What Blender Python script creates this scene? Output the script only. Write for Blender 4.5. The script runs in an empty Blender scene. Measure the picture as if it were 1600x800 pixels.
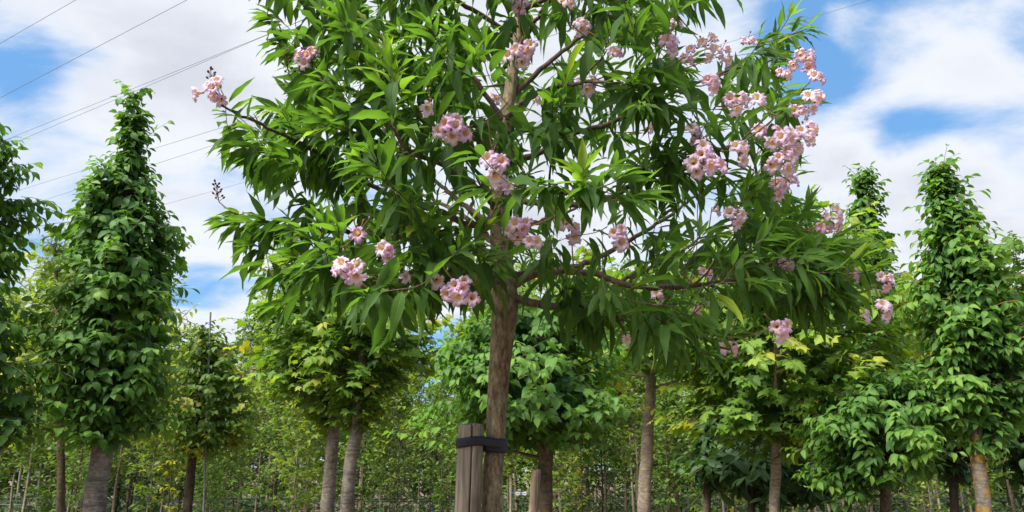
import bpy, math, random
import numpy as np
from mathutils import Vector, Matrix

R = math.radians
rng = np.random.default_rng(7)
random.seed(7)
SC = bpy.context.scene
COL = SC.collection

# ------------------------------------------------------------------ camera
F, PITCH, CAM_H = 1200.0, math.atan(335 / 1200), 1.55
cam_d = bpy.data.cameras.new('camera')
cam_d.sensor_width = 36.0
cam_d.lens = 27.0
cam_d.clip_start = 0.05
cam_d.clip_end = 3000
cam = bpy.data.objects.new('camera', cam_d)
COL.objects.link(cam)
cam.location = (0, 0, CAM_H)
cam.rotation_euler = (math.pi / 2 + PITCH, 0, 0)
SC.camera = cam

# ------------------------------------------------------------------ light
SUN_EL, SUN_AZ = R(52), R(232)         # azimuth: clockwise from +Y
SC.view_settings.view_transform = 'Standard'
SC.view_settings.look = 'None'
SC.view_settings.gamma = 1.0
SC.view_settings.use_curve_mapping = False
SC.view_settings.exposure = 1.3
SC.cycles.use_denoising = True
SC.cycles.max_bounces = 14
SC.cycles.diffuse_bounces = 9
SC.cycles.transmission_bounces = 10
SC.cycles.transparent_max_bounces = 8

sun_d = bpy.data.lights.new('sun', 'SUN')
sun_d.energy = 4.4
sun_d.angle = R(35)
sun_d.color = (1.0, 0.96, 0.9)
sun = bpy.data.objects.new('sun', sun_d)
COL.objects.link(sun)
sdir = Vector((math.sin(SUN_AZ) * math.cos(SUN_EL), math.cos(SUN_AZ) * math.cos(SUN_EL), math.sin(SUN_EL)))
sun.rotation_euler = sdir.to_track_quat('Z', 'Y').to_euler()


def ray(px, py):
    x = (px - 800) / F
    u = -(py - 400) / F
    return Vector((x, math.cos(PITCH) - u * math.sin(PITCH), math.sin(PITCH) + u * math.cos(PITCH)))


def at(px, py, Y):
    d = ray(px, py)
    return Vector((0, 0, CAM_H)) + d * (Y / d.y)


def project(P):
    P = np.asarray(P, float)
    q = P - np.array([0, 0, CAM_H])
    c, s = math.cos(PITCH), math.sin(PITCH)
    fw = q[..., 1] * c + q[..., 2] * s
    up = -q[..., 1] * s + q[..., 2] * c
    return 800 + F * q[..., 0] / fw, 400 - F * up / fw, fw


world = bpy.data.worlds.new('World')
SC.world = world
world.use_nodes = True


def build_sky():
    nt = world.node_tree
    N, Lk = nt.nodes, nt.links
    N.clear()

    def math_(op, a, b=None, c=None, clamp=False):
        n = N.new('ShaderNodeMath')
        n.operation = op
        n.use_clamp = clamp
        for i, v in enumerate((a, b, c)):
            if v is None:
                continue
            if isinstance(v, (int, float)):
                n.inputs[i].default_value = v
            else:
                Lk.new(v, n.inputs[i])
        return n.outputs[0]

    def mix(f, a, b):
        n = N.new('ShaderNodeMix')
        n.data_type = 'RGBA'
        for key, v in ((0, f), (6, a), (7, b)):
            if isinstance(v, (int, float)):
                n.inputs[key].default_value = v
            elif isinstance(v, tuple):
                n.inputs[key].default_value = v
            else:
                Lk.new(v, n.inputs[key])
        return n.outputs[2]

    out = N.new('ShaderNodeOutputWorld')
    bg = N.new('ShaderNodeBackground')
    bg.inputs['Strength'].default_value = 0.052
    Lk.new(bg.outputs[0], out.inputs[0])
    sky = N.new('ShaderNodeTexSky')
    sky.sky_type = 'NISHITA'
    sky.sun_disc = False
    sky.sun_elevation = SUN_EL
    sky.sun_rotation = SUN_AZ
    sky.air_density = 1.0
    sky.dust_density = 0.4
    sky.ozone_density = 2.5
    hs = N.new('ShaderNodeHueSaturation')
    hs.inputs['Saturation'].default_value = 1.22
    hs.inputs['Value'].default_value = 1.6
    Lk.new(sky.outputs[0], hs.inputs['Color'])

    tc = N.new('ShaderNodeTexCoord')
    sep = N.new('ShaderNodeSeparateXYZ')
    Lk.new(tc.outputs['Generated'], sep.inputs[0])
    zz = math_('ADD', math_('MAXIMUM', sep.outputs[2], 0.0), 0.22)
    cmb = N.new('ShaderNodeCombineXYZ')
    Lk.new(math_('DIVIDE', sep.outputs[0], zz), cmb.inputs[0])
    Lk.new(math_('DIVIDE', sep.outputs[1], zz), cmb.inputs[1])

    def noise(scale, detail, rough, dist, off=(0, 0, 0), stretch=(1, 1, 1)):
        mp = N.new('ShaderNodeMapping')
        mp.inputs['Location'].default_value = off
        mp.inputs['Scale'].default_value = stretch
        Lk.new(cmb.outputs[0], mp.inputs[0])
        n = N.new('ShaderNodeTexNoise')
        n.inputs['Scale'].default_value = scale
        n.inputs['Detail'].default_value = detail
        n.inputs['Roughness'].default_value = rough
        n.inputs['Distortion'].default_value = dist
        Lk.new(mp.outputs[0], n.inputs['Vector'])
        return n.outputs[0]

    def bump(px, py, deg, amp):
        """soft round area of more (or less) cloud around one direction of the sky"""
        d = ray(px, py).normalized()
        v = N.new('ShaderNodeVectorMath')
        v.operation = 'DOT_PRODUCT'
        nv = N.new('ShaderNodeVectorMath')
        nv.operation = 'NORMALIZE'
        Lk.new(tc.outputs['Generated'], nv.inputs[0])
        Lk.new(nv.outputs[0], v.inputs[0])
        v.inputs[1].default_value = d
        k = 1.0 / (1 - math.cos(R(deg)))
        e = math_('EXPONENT', math_('MULTIPLY', math_('SUBTRACT', v.outputs['Value'], 1.0), k))
        return math_('MULTIPLY', e, amp)

    n1 = noise(1.15, 9, 0.58, 0.5, (3.1, 1.7, 0))
    n2 = noise(2.8, 10, 0.56, 0.35, (9.0, 4.0, 0), (1.0, 1.2, 1))
    dens = math_('ADD', math_('MULTIPLY', n1, 0.9), math_('MULTIPLY', n2, 0.75))
    # where the photograph shows cloud and where it shows blue
    for b in ((60, 150, 20, .05), (150, 60, 17, .10), (330, 110, 9, .16), (200, 330, 10, .08), (1420, 110, 5, .20), (1540, 140, 4.5, .16), (1520, 40, 3, .10), (1480, 250, 7, .10), (1310, 45, 1.6, .22),
              (1500, 330, 9, .12), (1330, 240, 5, .10), (800, 250, 14, .16), (1060, 80, 8, .10),
              (1570, 50, 5, -.20), (1390, 10, 4.5, -.18), (1262, 110, 2.5, -.16), (1250, 60, 2.5, -.16), (1400, 200, 2.4, -.27), (1470, 190, 2.4, -.25), (1570, 205, 2.8, -.24), (1290, 130, 3, -.12),
              (1200, 20, 3, -.1), (40, 390, 3.5, -.14), (310, 450, 3.0, -.12), (650, 545, 5, -.10), (700, 520, 3, -.12), (20, 120, 4, -.10),
              (130, 250, 3, -.14), (250, 20, 3, -.10), (60, 20, 3, -.08), (1590, 310, 2, -.14), (990, 600, 4, -.14)):
        dens = math_('ADD', dens, bump(*b))
    mr = N.new('ShaderNodeMapRange')
    mr.interpolation_type = 'SMOOTHSTEP'
    mr.inputs['From Min'].default_value = 0.70
    mr.inputs['From Max'].default_value = 0.97
    Lk.new(dens, mr.inputs['Value'])
    cover = mr.outputs[0]
    # thick cloud is greyer from below than thin cloud
    n3 = noise(1.7, 6, 0.55, 0.5, (1.3, 8.2, 0))
    thick = math_('SUBTRACT', math_('ADD', dens, math_('MULTIPLY', n3, 0.9)), 1.30)
    mr2 = N.new('ShaderNodeMapRange')
    mr2.interpolation_type = 'SMOOTHSTEP'
    mr2.inputs['From Min'].default_value = 0.0
    mr2.inputs['From Max'].default_value = 0.42
    Lk.new(thick, mr2.inputs['Value'])
    ccol = mix(mr2.outputs[0], (7.2, 7.5, 8.1, 1), (5.4, 5.7, 6.4, 1))
    veil = mix(0.62, hs.outputs[0], (1.75, 3.95, 7.2, 1))
    Lk.new(mix(cover, veil, ccol), bg.inputs['Color'])


build_sky()


# ------------------------------------------------------------------ helpers
def tag(o, label=None, cat=None, group=None, kind=None):
    for k, v in (('label', label), ('category', cat), ('group', group), ('kind', kind)):
        if v:
            o[k] = v
    return o


def empty(name, loc=(0, 0, 0), parent=None):
    o = bpy.data.objects.new(name, None)
    COL.objects.link(o)
    o.location = loc
    o.empty_display_size = 0.1
    if parent:
        o.parent = parent
    return o


def link(name, me, parent=None):
    o = bpy.data.objects.new(name, me)
    COL.objects.link(o)
    if parent:
        o.parent = parent
        o.location = -Vector(parent.location)      # meshes are in world coordinates; the parent sits at the thing's base
    return o


def mesh_np(name, V, T, mat, uv=None, attrs=None, smooth=True):
    """triangles (or quads) from numpy arrays; uv per vertex; attrs: float per vertex"""
    V = np.ascontiguousarray(V, np.float32)
    T = np.ascontiguousarray(T, np.int32)
    k = T.shape[1]
    me = bpy.data.meshes.new(name)
    me.vertices.add(len(V))
    me.vertices.foreach_set('co', V.ravel())
    me.loops.add(T.size)
    me.loops.foreach_set('vertex_index', T.ravel())
    me.polygons.add(len(T))
    me.polygons.foreach_set('loop_start', np.arange(0, T.size, k, dtype=np.int32))
    me.polygons.foreach_set('loop_total', np.full(len(T), k, np.int32))
    me.polygons.foreach_set('use_smooth', np.full(len(T), smooth, bool))
    if uv is not None:
        l = me.uv_layers.new(name='UVMap')
        l.data.foreach_set('uv', np.ascontiguousarray(uv[T.ravel()], np.float32).ravel())
    for a, val in (attrs or {}).items():
        at_ = me.attributes.new(a, 'FLOAT', 'POINT')
        at_.data.foreach_set('value', np.ascontiguousarray(val, np.float32))
    me.update(calc_edges=True)
    me.materials.append(mat)
    return me


def smooth_path(P, r, step):
    """Catmull-Rom through P (n,3) with radii r, resampled about every step metres"""
    P = np.asarray(P, float)
    r = np.asarray(r, float)
    A = np.vstack([2 * P[0] - P[1], P, 2 * P[-1] - P[-2]])
    ra = np.concatenate([[r[0]], r, [r[-1]]])
    outp, outr = [], []
    for i in range(1, len(A) - 2):
        n = max(2, int(np.linalg.norm(A[i + 1] - A[i]) / step))
        for t in np.arange(n) / n:
            p0, p1, p2, p3 = A[i - 1], A[i], A[i + 1], A[i + 2]
            outp.append(.5 * ((2 * p1) + (-p0 + p2) * t + (2 * p0 - 5 * p1 + 4 * p2 - p3) * t * t + (-p0 + 3 * p1 - 3 * p2 + p3) * t ** 3))
            outr.append(ra[i] * (1 - t) + ra[i + 1] * t)
    outp.append(P[-1])
    outr.append(r[-1])
    return np.array(outp), np.array(outr)


def tube(P, r, sides, rough=0.0, seed=0, caps=True):
    """tapered round stem along P; returns verts, quads, uv"""
    P = np.asarray(P, float)
    n = len(P)
    T = np.gradient(P, axis=0)
    T /= np.linalg.norm(T, axis=1)[:, None] + 1e-12
    ref = np.array([0, 1.0, 0]) if abs(T[0][1]) < .9 else np.array([1.0, 0, 0])
    a = np.arange(sides) / sides * 2 * math.pi
    V = np.zeros((n, sides, 3))
    g = np.random.default_rng(seed)
    ph = g.uniform(0, 6.28, 8)
    fr = g.uniform(8, 30, 8)
    for i in range(n):
        u = np.cross(T[i], ref)
        u /= np.linalg.norm(u)
        w = np.cross(u, T[i])
        ref = np.cross(T[i], u) * -1
        ref = w
        h = i / max(n - 1, 1) * 3
        rr = r[i] * (1 + rough * (np.sin(2 * a + ph[0] + h * fr[0] * .2) * .5 + np.sin(3 * a + ph[1] + h * fr[1] * .3) * .35
                                  + np.sin(5 * a + ph[2] + h * fr[2] * .5) * .25 + np.sin(7 * a + ph[3] + h * fr[3]) * .2 + g.normal(0, .18, sides)))
        V[i] = P[i] + rr[:, None] * (np.cos(a)[:, None] * u + np.sin(a)[:, None] * w)
    i0 = np.arange(n - 1)[:, None] * sides + np.arange(sides)[None]
    i1 = np.arange(n - 1)[:, None] * sides + (np.arange(sides)[None] + 1) % sides
    Q = np.stack([i0, i1, i1 + sides, i0 + sides], -1).reshape(-1, 4)
    return V.reshape(-1, 3), Q


def join(parts):
    Vs, Qs, off = [], [], 0
    for V, Q in parts:
        Vs.append(V)
        Qs.append(Q + off)
        off += len(V)
    return np.vstack(Vs), np.vstack(Qs)


# ------------------------------------------------------------------ materials
def new_mat(name):
    m = bpy.data.materials.new(name)
    m.use_nodes = True
    m.node_tree.nodes.clear()
    return m, m.node_tree.nodes, m.node_tree.links


def ramp(N, stops, interp='LINEAR'):
    n = N.new('ShaderNodeValToRGB')
    n.color_ramp.interpolation = interp
    el = n.color_ramp.elements
    while len(el) < len(stops):
        el.new(0.5)
    for e, (p, c) in zip(el, stops):
        e.position = p
        e.color = (*c, 1)
    return n


def mixc(N, L, f, a, b, mode='MIX'):
    n = N.new('ShaderNodeMix')
    n.data_type = 'RGBA'
    n.blend_type = mode
    for key, v in ((0, f), (6, a), (7, b)):
        if isinstance(v, (int, float)):
            n.inputs[key].default_value = v
        elif isinstance(v, tuple):
            n.inputs[key].default_value = (*v, 1) if len(v) == 3 else v
        else:
            L.new(v, n.inputs[key])
    return n.outputs[2]


def leaf_mat(name, stops, under=1.25, trans=0.35, rough=0.55, vein=0.35, spec=0.3, sidev=14):
    m, N, L = new_mat(name)
    out = N.new('ShaderNodeOutputMaterial')
    at_ = N.new('ShaderNodeAttribute')
    at_.attribute_name = 'tint'
    cr = ramp(N, stops)
    L.new(at_.outputs['Fac'], cr.inputs[0])
    tc = N.new('ShaderNodeTexCoord')
    sep = N.new('ShaderNodeSeparateXYZ')
    L.new(tc.outputs['UV'], sep.inputs[0])

    def M(op, a, b=None, clamp=False):
        n = N.new('ShaderNodeMath')
        n.operation = op
        n.use_clamp = clamp
        for i, v in enumerate((a, b)):
            if v is None:
                continue
            if isinstance(v, (int, float)):
                n.inputs[i].default_value = v
            else:
                L.new(v, n.inputs[i])
        return n.outputs[0]
    au = M('ABSOLUTE', M('SUBTRACT', sep.outputs[0], 0.5))            # 0 on the midrib, 0.5 at the edge
    rib = M('SUBTRACT', 1.0, M('MULTIPLY', au, 16.0), True)
    sv = M('SINE', M('MULTIPLY', M('SUBTRACT', sep.outputs[1], M('MULTIPLY', au, 0.45)), sidev * 6.283))
    side = M('MULTIPLY', M('POWER', M('MAXIMUM', sv, 0.0), 6.0), 0.35)
    veins = M('MAXIMUM', rib, side)
    ns = N.new('ShaderNodeTexNoise')
    ns.inputs['Scale'].default_value = 26
    ns.inputs['Detail'].default_value = 3
    L.new(tc.outputs['Object'], ns.inputs['Vector'])
    base = mixc(N, L, M('MULTIPLY', ns.outputs[0], 0.55), cr.outputs[0], mixc(N, L, 1.0, cr.outputs[0], (1.25, 1.15, 0.7), 'MULTIPLY'))
    vc = mixc(N, L, 1.0, cr.outputs[0], (1.9, 1.7, 1.5), 'MULTIPLY')
    base = mixc(N, L, M('MULTIPLY', veins, vein), base, vc)
    geo = N.new('ShaderNodeNewGeometry')
    und = mixc(N, L, 1.0, base, (under * 1.05, under, under * 1.12), 'MULTIPLY')
    colr = mixc(N, L, geo.outputs['Backfacing'], base, und)
    pb = N.new('ShaderNodeBsdfPrincipled')
    L.new(colr, pb.inputs['Base Color'])
    pb.inputs['Roughness'].default_value = rough
    pb.inputs['Specular IOR Level'].default_value = spec
    bm = N.new('ShaderNodeBump')
    bm.inputs['Strength'].default_value = 0.35
    bm.inputs['Distance'].default_value = 0.004
    L.new(M('SUBTRACT', 1.0, veins), bm.inputs['Height'])
    L.new(bm.outputs[0], pb.inputs['Normal'])
    tr = N.new('ShaderNodeBsdfTranslucent')
    L.new(mixc(N, L, 1.0, base, (1.7, 1.75, 0.6), 'MULTIPLY'), tr.inputs['Color'])
    ms = N.new('ShaderNodeMixShader')
    ms.inputs[0].default_value = trans
    L.new(pb.outputs[0], ms.inputs[1])
    L.new(tr.outputs[0], ms.inputs[2])
    L.new(ms.outputs[0], out.inputs[0])
    return m


def bark_mat(name, c1, c2, lichen=(0.20, 0.15, 0.035), lich=0.4, ring=0.0, scale=1.0, grain=(1, 1, .22), lth=.58):
    m, N, L = new_mat(name)
    out = N.new('ShaderNodeOutputMaterial')
    pb = N.new('ShaderNodeBsdfPrincipled')
    tc = N.new('ShaderNodeTexCoord')

    def noise(sc, stretch, detail=6, rough=.65):
        mp = N.new('ShaderNodeMapping')
        mp.inputs['Scale'].default_value = stretch
        L.new(tc.outputs['Object'], mp.inputs[0])
        n = N.new('ShaderNodeTexNoise')
        n.inputs['Scale'].default_value = sc * scale
        n.inputs['Detail'].default_value = detail
        n.inputs['Roughness'].default_value = rough
        L.new(mp.outputs[0], n.inputs['Vector'])
        return n.outputs[0]
    fine = noise(60, grain)
    blot = noise(9, (1, 1, .7), 5)
    cr = ramp(N, [(.34, c1), (.66, c2)])
    L.new(fine, cr.inputs[0])
    cr2 = ramp(N, [(.35, (.62, .6, .6)), (.65, (1.2, 1.15, 1.1))])
    L.new(blot, cr2.inputs[0])
    c = mixc(N, L, 1.0, cr.outputs[0], cr2.outputs[0], 'MULTIPLY')
    ln = noise(14, (1, 1, 1), 8, .7)
    lr = ramp(N, [(lth, (0, 0, 0)), (lth + .08, (1, 1, 1))])
    L.new(ln, lr.inputs[0])
    lm = N.new('ShaderNodeMath')
    lm.operation = 'MULTIPLY'
    lm.inputs[1].default_value = lich
    L.new(lr.outputs[0], lm.inputs[0])
    c = mixc(N, L, lm.outputs[0], c, lichen)
    if ring:
        rn = noise(10, (.25, .25, 6), 3)
        rr = ramp(N, [(.56, (0, 0, 0)), (.64, (1, 1, 1))])
        L.new(rn, rr.inputs[0])
        rm = N.new('ShaderNodeMath')
        rm.operation = 'MULTIPLY'
        rm.inputs[1].default_value = ring
        L.new(rr.outputs[0], rm.inputs[0])
        c = mixc(N, L, rm.outputs[0], c, tuple(v * .5 for v in c1))
    L.new(c, pb.inputs['Base Color'])
    pb.inputs['Roughness'].default_value = .9
    pb.inputs['Specular IOR Level'].default_value = .2
    bm = N.new('ShaderNodeBump')
    bm.inputs['Strength'].default_value = .8
    bm.inputs['Distance'].default_value = .008
    L.new(fine, bm.inputs['Height'])
    L.new(bm.outputs[0], pb.inputs['Normal'])
    L.new(pb.outputs[0], out.inputs[0])
    return m


def plain_mat(name, c, rough=.6, spec=.4, var=.0, scale=30, metal=0):
    m, N, L = new_mat(name)
    out = N.new('ShaderNodeOutputMaterial')
    pb = N.new('ShaderNodeBsdfPrincipled')
    tc = N.new('ShaderNodeTexCoord')
    n = N.new('ShaderNodeTexNoise')
    n.inputs['Scale'].default_value = scale
    n.inputs['Detail'].default_value = 5
    L.new(tc.outputs['Object'], n.inputs['Vector'])
    cr = ramp(N, [(.3, tuple(v * (1 - var) for v in c)), (.7, tuple(v * (1 + var) for v in c))])
    L.new(n.outputs[0], cr.inputs[0])
    L.new(cr.outputs[0], pb.inputs['Base Color'])
    pb.inputs['Roughness'].default_value = rough
    pb.inputs['Specular IOR Level'].default_value = spec
    pb.inputs['Metallic'].default_value = metal
    L.new(pb.outputs[0], out.inputs[0])
    return m


def wood_mat(name, c1, c2):
    m, N, L = new_mat(name)
    out = N.new('ShaderNodeOutputMaterial')
    pb = N.new('ShaderNodeBsdfPrincipled')
    tc = N.new('ShaderNodeTexCoord')

    def noise(sc, st, d=6):
        mp = N.new('ShaderNodeMapping')
        mp.inputs['Scale'].default_value = st
        L.new(tc.outputs['Object'], mp.inputs[0])
        n = N.new('ShaderNodeTexNoise')
        n.inputs['Scale'].default_value = sc
        n.inputs['Detail'].default_value = d
        n.inputs['Roughness'].default_value = .6
        n.inputs['Distortion'].default_value = .4
        L.new(mp.outputs[0], n.inputs['Vector'])
        return n.outputs[0]
    g = noise(70, (1, 1, .05))
    b = noise(7, (1, 1, .45))
    cr = ramp(N, [(.36, c1), (.62, c2)])
    L.new(g, cr.inputs[0])
    c2r = ramp(N, [(.32, (.55, .5, .46)), (.55, (1, 1, 1)), (.75, (1.12, 1.0, .86))])
    L.new(b, c2r.inputs[0])
    L.new(mixc(N, L, 1.0, cr.outputs[0], c2r.outputs[0], 'MULTIPLY'), pb.inputs['Base Color'])
    pb.inputs['Roughness'].default_value = .88
    pb.inputs['Specular IOR Level'].default_value = .2
    bm = N.new('ShaderNodeBump')
    bm.inputs['Strength'].default_value = .5
    bm.inputs['Distance'].default_value = .004
    L.new(g, bm.inputs['Height'])
    L.new(bm.outputs[0], pb.inputs['Normal'])
    L.new(pb.outputs[0], out.inputs[0])
    return m


def petal_mat():
    m, N, L = new_mat('petal')
    out = N.new('ShaderNodeOutputMaterial')
    tc = N.new('ShaderNodeTexCoord')
    sep = N.new('ShaderNodeSeparateXYZ')
    L.new(tc.outputs['UV'], sep.inputs[0])
    # v: 0 in the tube, 1 at the petal rim
    cr = ramp(N, [(0, (.80, .55, .55)), (.28, (.88, .62, .30)), (.40, (.88, .64, .36)), (.48, (.82, .66, .72)), (.72, (.80, .62, .76)), (1, (.74, .50, .69))])
    L.new(sep.outputs[1], cr.inputs[0])
    wv = N.new('ShaderNodeMath')
    wv.operation = 'SINE'
    mu = N.new('ShaderNodeMath')
    mu.operation = 'MULTIPLY'
    mu.inputs[1].default_value = 6.283 * 20
    L.new(sep.outputs[0], mu.inputs[0])
    L.new(mu.outputs[0], wv.inputs[0])
    st = ramp(N, [(.45, (1, 1, 1)), (.9, (.93, .84, .91))])
    L.new(wv.outputs[0], st.inputs[0])
    oi = N.new('ShaderNodeObjectInfo')
    tint = ramp(N, [(0, (1.0, .96, 1.02)), (.5, (1.06, 1.1, 1.06)), (1, (1.0, .82, .96))])
    L.new(oi.outputs['Random'], tint.inputs[0])
    c = mixc(N, L, 1.0, mixc(N, L, 1.0, cr.outputs[0], st.outputs[0], 'MULTIPLY'), tint.outputs[0], 'MULTIPLY')
    pb = N.new('ShaderNodeBsdfPrincipled')
    L.new(c, pb.inputs['Base Color'])
    pb.inputs['Roughness'].default_value = .6
    pb.inputs['Specular IOR Level'].default_value = .25
    tr = N.new('ShaderNodeBsdfTranslucent')
    L.new(c, tr.inputs['Color'])
    ms = N.new('ShaderNodeMixShader')
    ms.inputs[0].default_value = .35
    L.new(pb.outputs[0], ms.inputs[1])
    L.new(tr.outputs[0], ms.inputs[2])
    L.new(ms.outputs[0], out.inputs[0])
    return m


def soil_mat():
    m, N, L = new_mat('soil')
    out = N.new('ShaderNodeOutputMaterial')
    pb = N.new('ShaderNodeBsdfPrincipled')
    tc = N.new('ShaderNodeTexCoord')

    def noise(sc, d=8):
        n = N.new('ShaderNodeTexNoise')
        n.inputs['Scale'].default_value = sc
        n.inputs['Detail'].default_value = d
        n.inputs['Roughness'].default_value = .65
        L.new(tc.outputs['Object'], n.inputs['Vector'])
        return n.outputs[0]
    a = ramp(N, [(.35, (.11, .068, .042)), (.65, (.22, .145, .095))])
    L.new(noise(6), a.inputs[0])
    g = ramp(N, [(.52, (0, 0, 0)), (.62, (1, 1, 1))])
    L.new(noise(.5), g.inputs[0])
    L.new(mixc(N, L, g.outputs[0], a.outputs[0], (.06, .085, .03)), pb.inputs['Base Color'])
    pb.inputs['Roughness'].default_value = .95
    bm = N.new('ShaderNodeBump')
    bm.inputs['Strength'].default_value = .8
    bm.inputs['Distance'].default_value = .05
    L.new(noise(14), bm.inputs['Height'])
    L.new(bm.outputs[0], pb.inputs['Normal'])
    L.new(pb.outputs[0], out.inputs[0])
    return m


MAT = {}
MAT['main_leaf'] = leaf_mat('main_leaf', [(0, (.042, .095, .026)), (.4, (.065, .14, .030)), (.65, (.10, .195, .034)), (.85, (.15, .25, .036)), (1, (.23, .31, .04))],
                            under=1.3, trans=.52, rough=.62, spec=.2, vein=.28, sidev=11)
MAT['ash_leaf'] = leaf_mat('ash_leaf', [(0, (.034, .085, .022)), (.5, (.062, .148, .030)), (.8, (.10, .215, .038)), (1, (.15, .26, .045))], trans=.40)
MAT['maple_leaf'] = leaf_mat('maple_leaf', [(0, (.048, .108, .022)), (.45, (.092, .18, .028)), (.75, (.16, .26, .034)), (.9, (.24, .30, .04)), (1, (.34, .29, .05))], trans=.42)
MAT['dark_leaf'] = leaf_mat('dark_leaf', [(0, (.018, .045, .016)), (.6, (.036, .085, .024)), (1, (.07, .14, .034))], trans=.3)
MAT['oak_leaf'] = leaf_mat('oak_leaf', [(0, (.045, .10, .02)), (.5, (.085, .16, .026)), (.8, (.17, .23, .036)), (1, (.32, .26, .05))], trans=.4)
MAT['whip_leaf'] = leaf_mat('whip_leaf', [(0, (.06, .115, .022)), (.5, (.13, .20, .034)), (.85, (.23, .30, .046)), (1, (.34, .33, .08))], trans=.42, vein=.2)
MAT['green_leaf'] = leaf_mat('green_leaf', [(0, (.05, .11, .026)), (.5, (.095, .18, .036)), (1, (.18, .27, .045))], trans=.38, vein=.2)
MAT['yellow_leaf'] = leaf_mat('yellow_leaf', [(0, (.12, .17, .02)), (.5, (.30, .30, .03)), (1, (.45, .30, .05))], trans=.4, vein=.2)
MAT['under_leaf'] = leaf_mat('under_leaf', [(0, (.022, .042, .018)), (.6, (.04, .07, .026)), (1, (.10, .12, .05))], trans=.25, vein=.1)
MAT['main_bark'] = bark_mat('main_bark', (.085, .066, .040), (.36, .285, .185), lichen=(.17, .125, .025), lich=.75, scale=1.1, grain=(1, 1, .42))
MAT['branch_bark'] = bark_mat('branch_bark', (.07, .048, .036), (.17, .125, .095), lich=.15, scale=1.6)
MAT['grey_bark'] = bark_mat('grey_bark', (.11, .095, .078), (.27, .24, .20), lichen=(.20, .16, .03), lich=.55, ring=.6, scale=.7, grain=(.6, .6, 1.3))
MAT['brown_bark'] = bark_mat('brown_bark', (.06, .045, .03), (.16, .12, .08), lichen=(.2, .12, .03), lich=.35, ring=.4, scale=.7, grain=(.8, .8, .8))
MAT['lichen_bark'] = bark_mat('lichen_bark', (.11, .095, .075), (.26, .23, .18), lichen=(.42, .20, .02), lich=.9, ring=.5, scale=.7, grain=(.6, .6, 1.3), lth=.48)
MAT['dark_bark'] = bark_mat('dark_bark', (.03, .023, .018), (.08, .06, .045), lich=.2)
MAT['pale_bark'] = bark_mat('pale_bark', (.16, .13, .10), (.34, .29, .22), lich=.2, ring=.4, scale=.7, grain=(.6, .6, 1.3))
MAT['stake'] = wood_mat('stake_wood', (.16, .13, .095), (.37, .30, .225))
MAT['pale_stake'] = wood_mat('pale_stake_wood', (.16, .12, .085), (.30, .235, .17))
MAT['rubber'] = plain_mat('black_rubber', (.012, .012, .018), .55, .35, .25, 60)
MAT['wire'] = plain_mat('wire', (.10, .11, .13), .5, .4)
MAT['fence_wire'] = plain_mat('fence_wire', (.30, .36, .34), .5, .4)
MAT['white_plastic'] = plain_mat('white_plastic', (.75, .77, .78), .5, .4)
MAT['teal_plastic'] = plain_mat('teal_plastic', (.10, .42, .42), .5, .4)
MAT['cane'] = plain_mat('cane', (.16, .15, .14), .7, .3, .3)
MAT['petal'] = petal_mat()
MAT['bud'] = plain_mat('bud', (.10, .045, .045), .7, .2, .4, 90)
MAT['calyx'] = plain_mat('calyx', (.22, .13, .07), .7, .2, .4, 90)
MAT['stalk'] = plain_mat('green_stalk', (.09, .12, .035), .6, .3, .3, 60)
MAT['soil'] = soil_mat()


# ------------------------------------------------------------------ leaf templates: base at 0, tip at +Y, face +Z
def strip_leaf(prof, bend, fold, wave, twist, sway=0.0, asp=.25):
    """prof: (v, half width) stations; three points across each, bent down along its length"""
    V, UV, T = [], [], []
    n = len(prof)
    ang, y, z, pv = bend * -.15, 0.0, 0.0, 0.0
    for i, (v, w) in enumerate(prof):
        dv = v - pv
        ang_mid = ang + bend * dv * .5
        y += dv * math.cos(ang_mid)
        z -= dv * math.sin(ang_mid)
        ang += bend * dv
        pv = v
        tw = twist * v
        wz = wave * math.sin(v * 17 + 1.0)
        sx = sway * v * v
        for s in (-1, 0, 1):
            lx, lz = s * w * asp, (abs(s) * (w * fold) + s * wz * w) * asp
            lx, lz = lx * math.cos(tw) - lz * math.sin(tw), lz * math.cos(tw) + lx * math.sin(tw)
            V.append((sx + lx / asp, y + lz * math.sin(ang), z + lz * math.cos(ang)))
            UV.append((.5 + s * .5, v))
        if i:
            a = (i - 1) * 3
            for k in (0, 1):
                T += [(a + k, a + k + 1, a + k + 4), (a + k, a + k + 4, a + k + 3)]
    return np.array(V), np.array(T), np.array(UV)


def lance(k, i):
    st = [(0, .008), (.07, .012), (.16, .30), (.30, .47), (.44, .50), (.60, .41), (.76, .25), (.90, .09), (1, .004)]
    bends = (.25, .6, .95, 1.3, 1.7, .4, 1.1)
    return strip_leaf([(v, w) for v, w in st], bends[i], (.30, .42, .2, .5, .35, .55, .25)[i], (.12, .2, .1, .25, .15, .1, .3)[i], (.2, -.3, .5, -.2, .3, -.6, .1)[i],
                      (.3, -.4, .15, -.2, .5, 0, -.6)[i])


def ovate(i):
    st = [(0, .01), (.1, .04), (.28, .42), (.5, .5), (.75, .30), (1, .005)]
    return strip_leaf(st, (.3, .8, 1.2, .6, 1.6)[i], (.35, .2, .45, .6, .3)[i], .12, (.2, -.2, .4, 0, -.4)[i], (.1, -.2, .2, 0, -.1)[i], .5)


def big_ovate(i):
    st = [(0, .01), (.08, .04), (.25, .38), (.48, .5), (.7, .42), (.88, .18), (1, .005)]
    return strip_leaf(st, (.5, 1.0, 1.4, .7, 1.8)[i], (.3, .2, .4, .5, .25)[i], .1, 0, (.1, -.2, .2, 0, -.1)[i], .4)


def diamond(i):
    st = [(0, .02), (.42, .5), (1, .01)]
    return strip_leaf(st, (.2, .7, 1.2)[i], (.3, .5, .1)[i], .0, 0, 0, .5)


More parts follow.
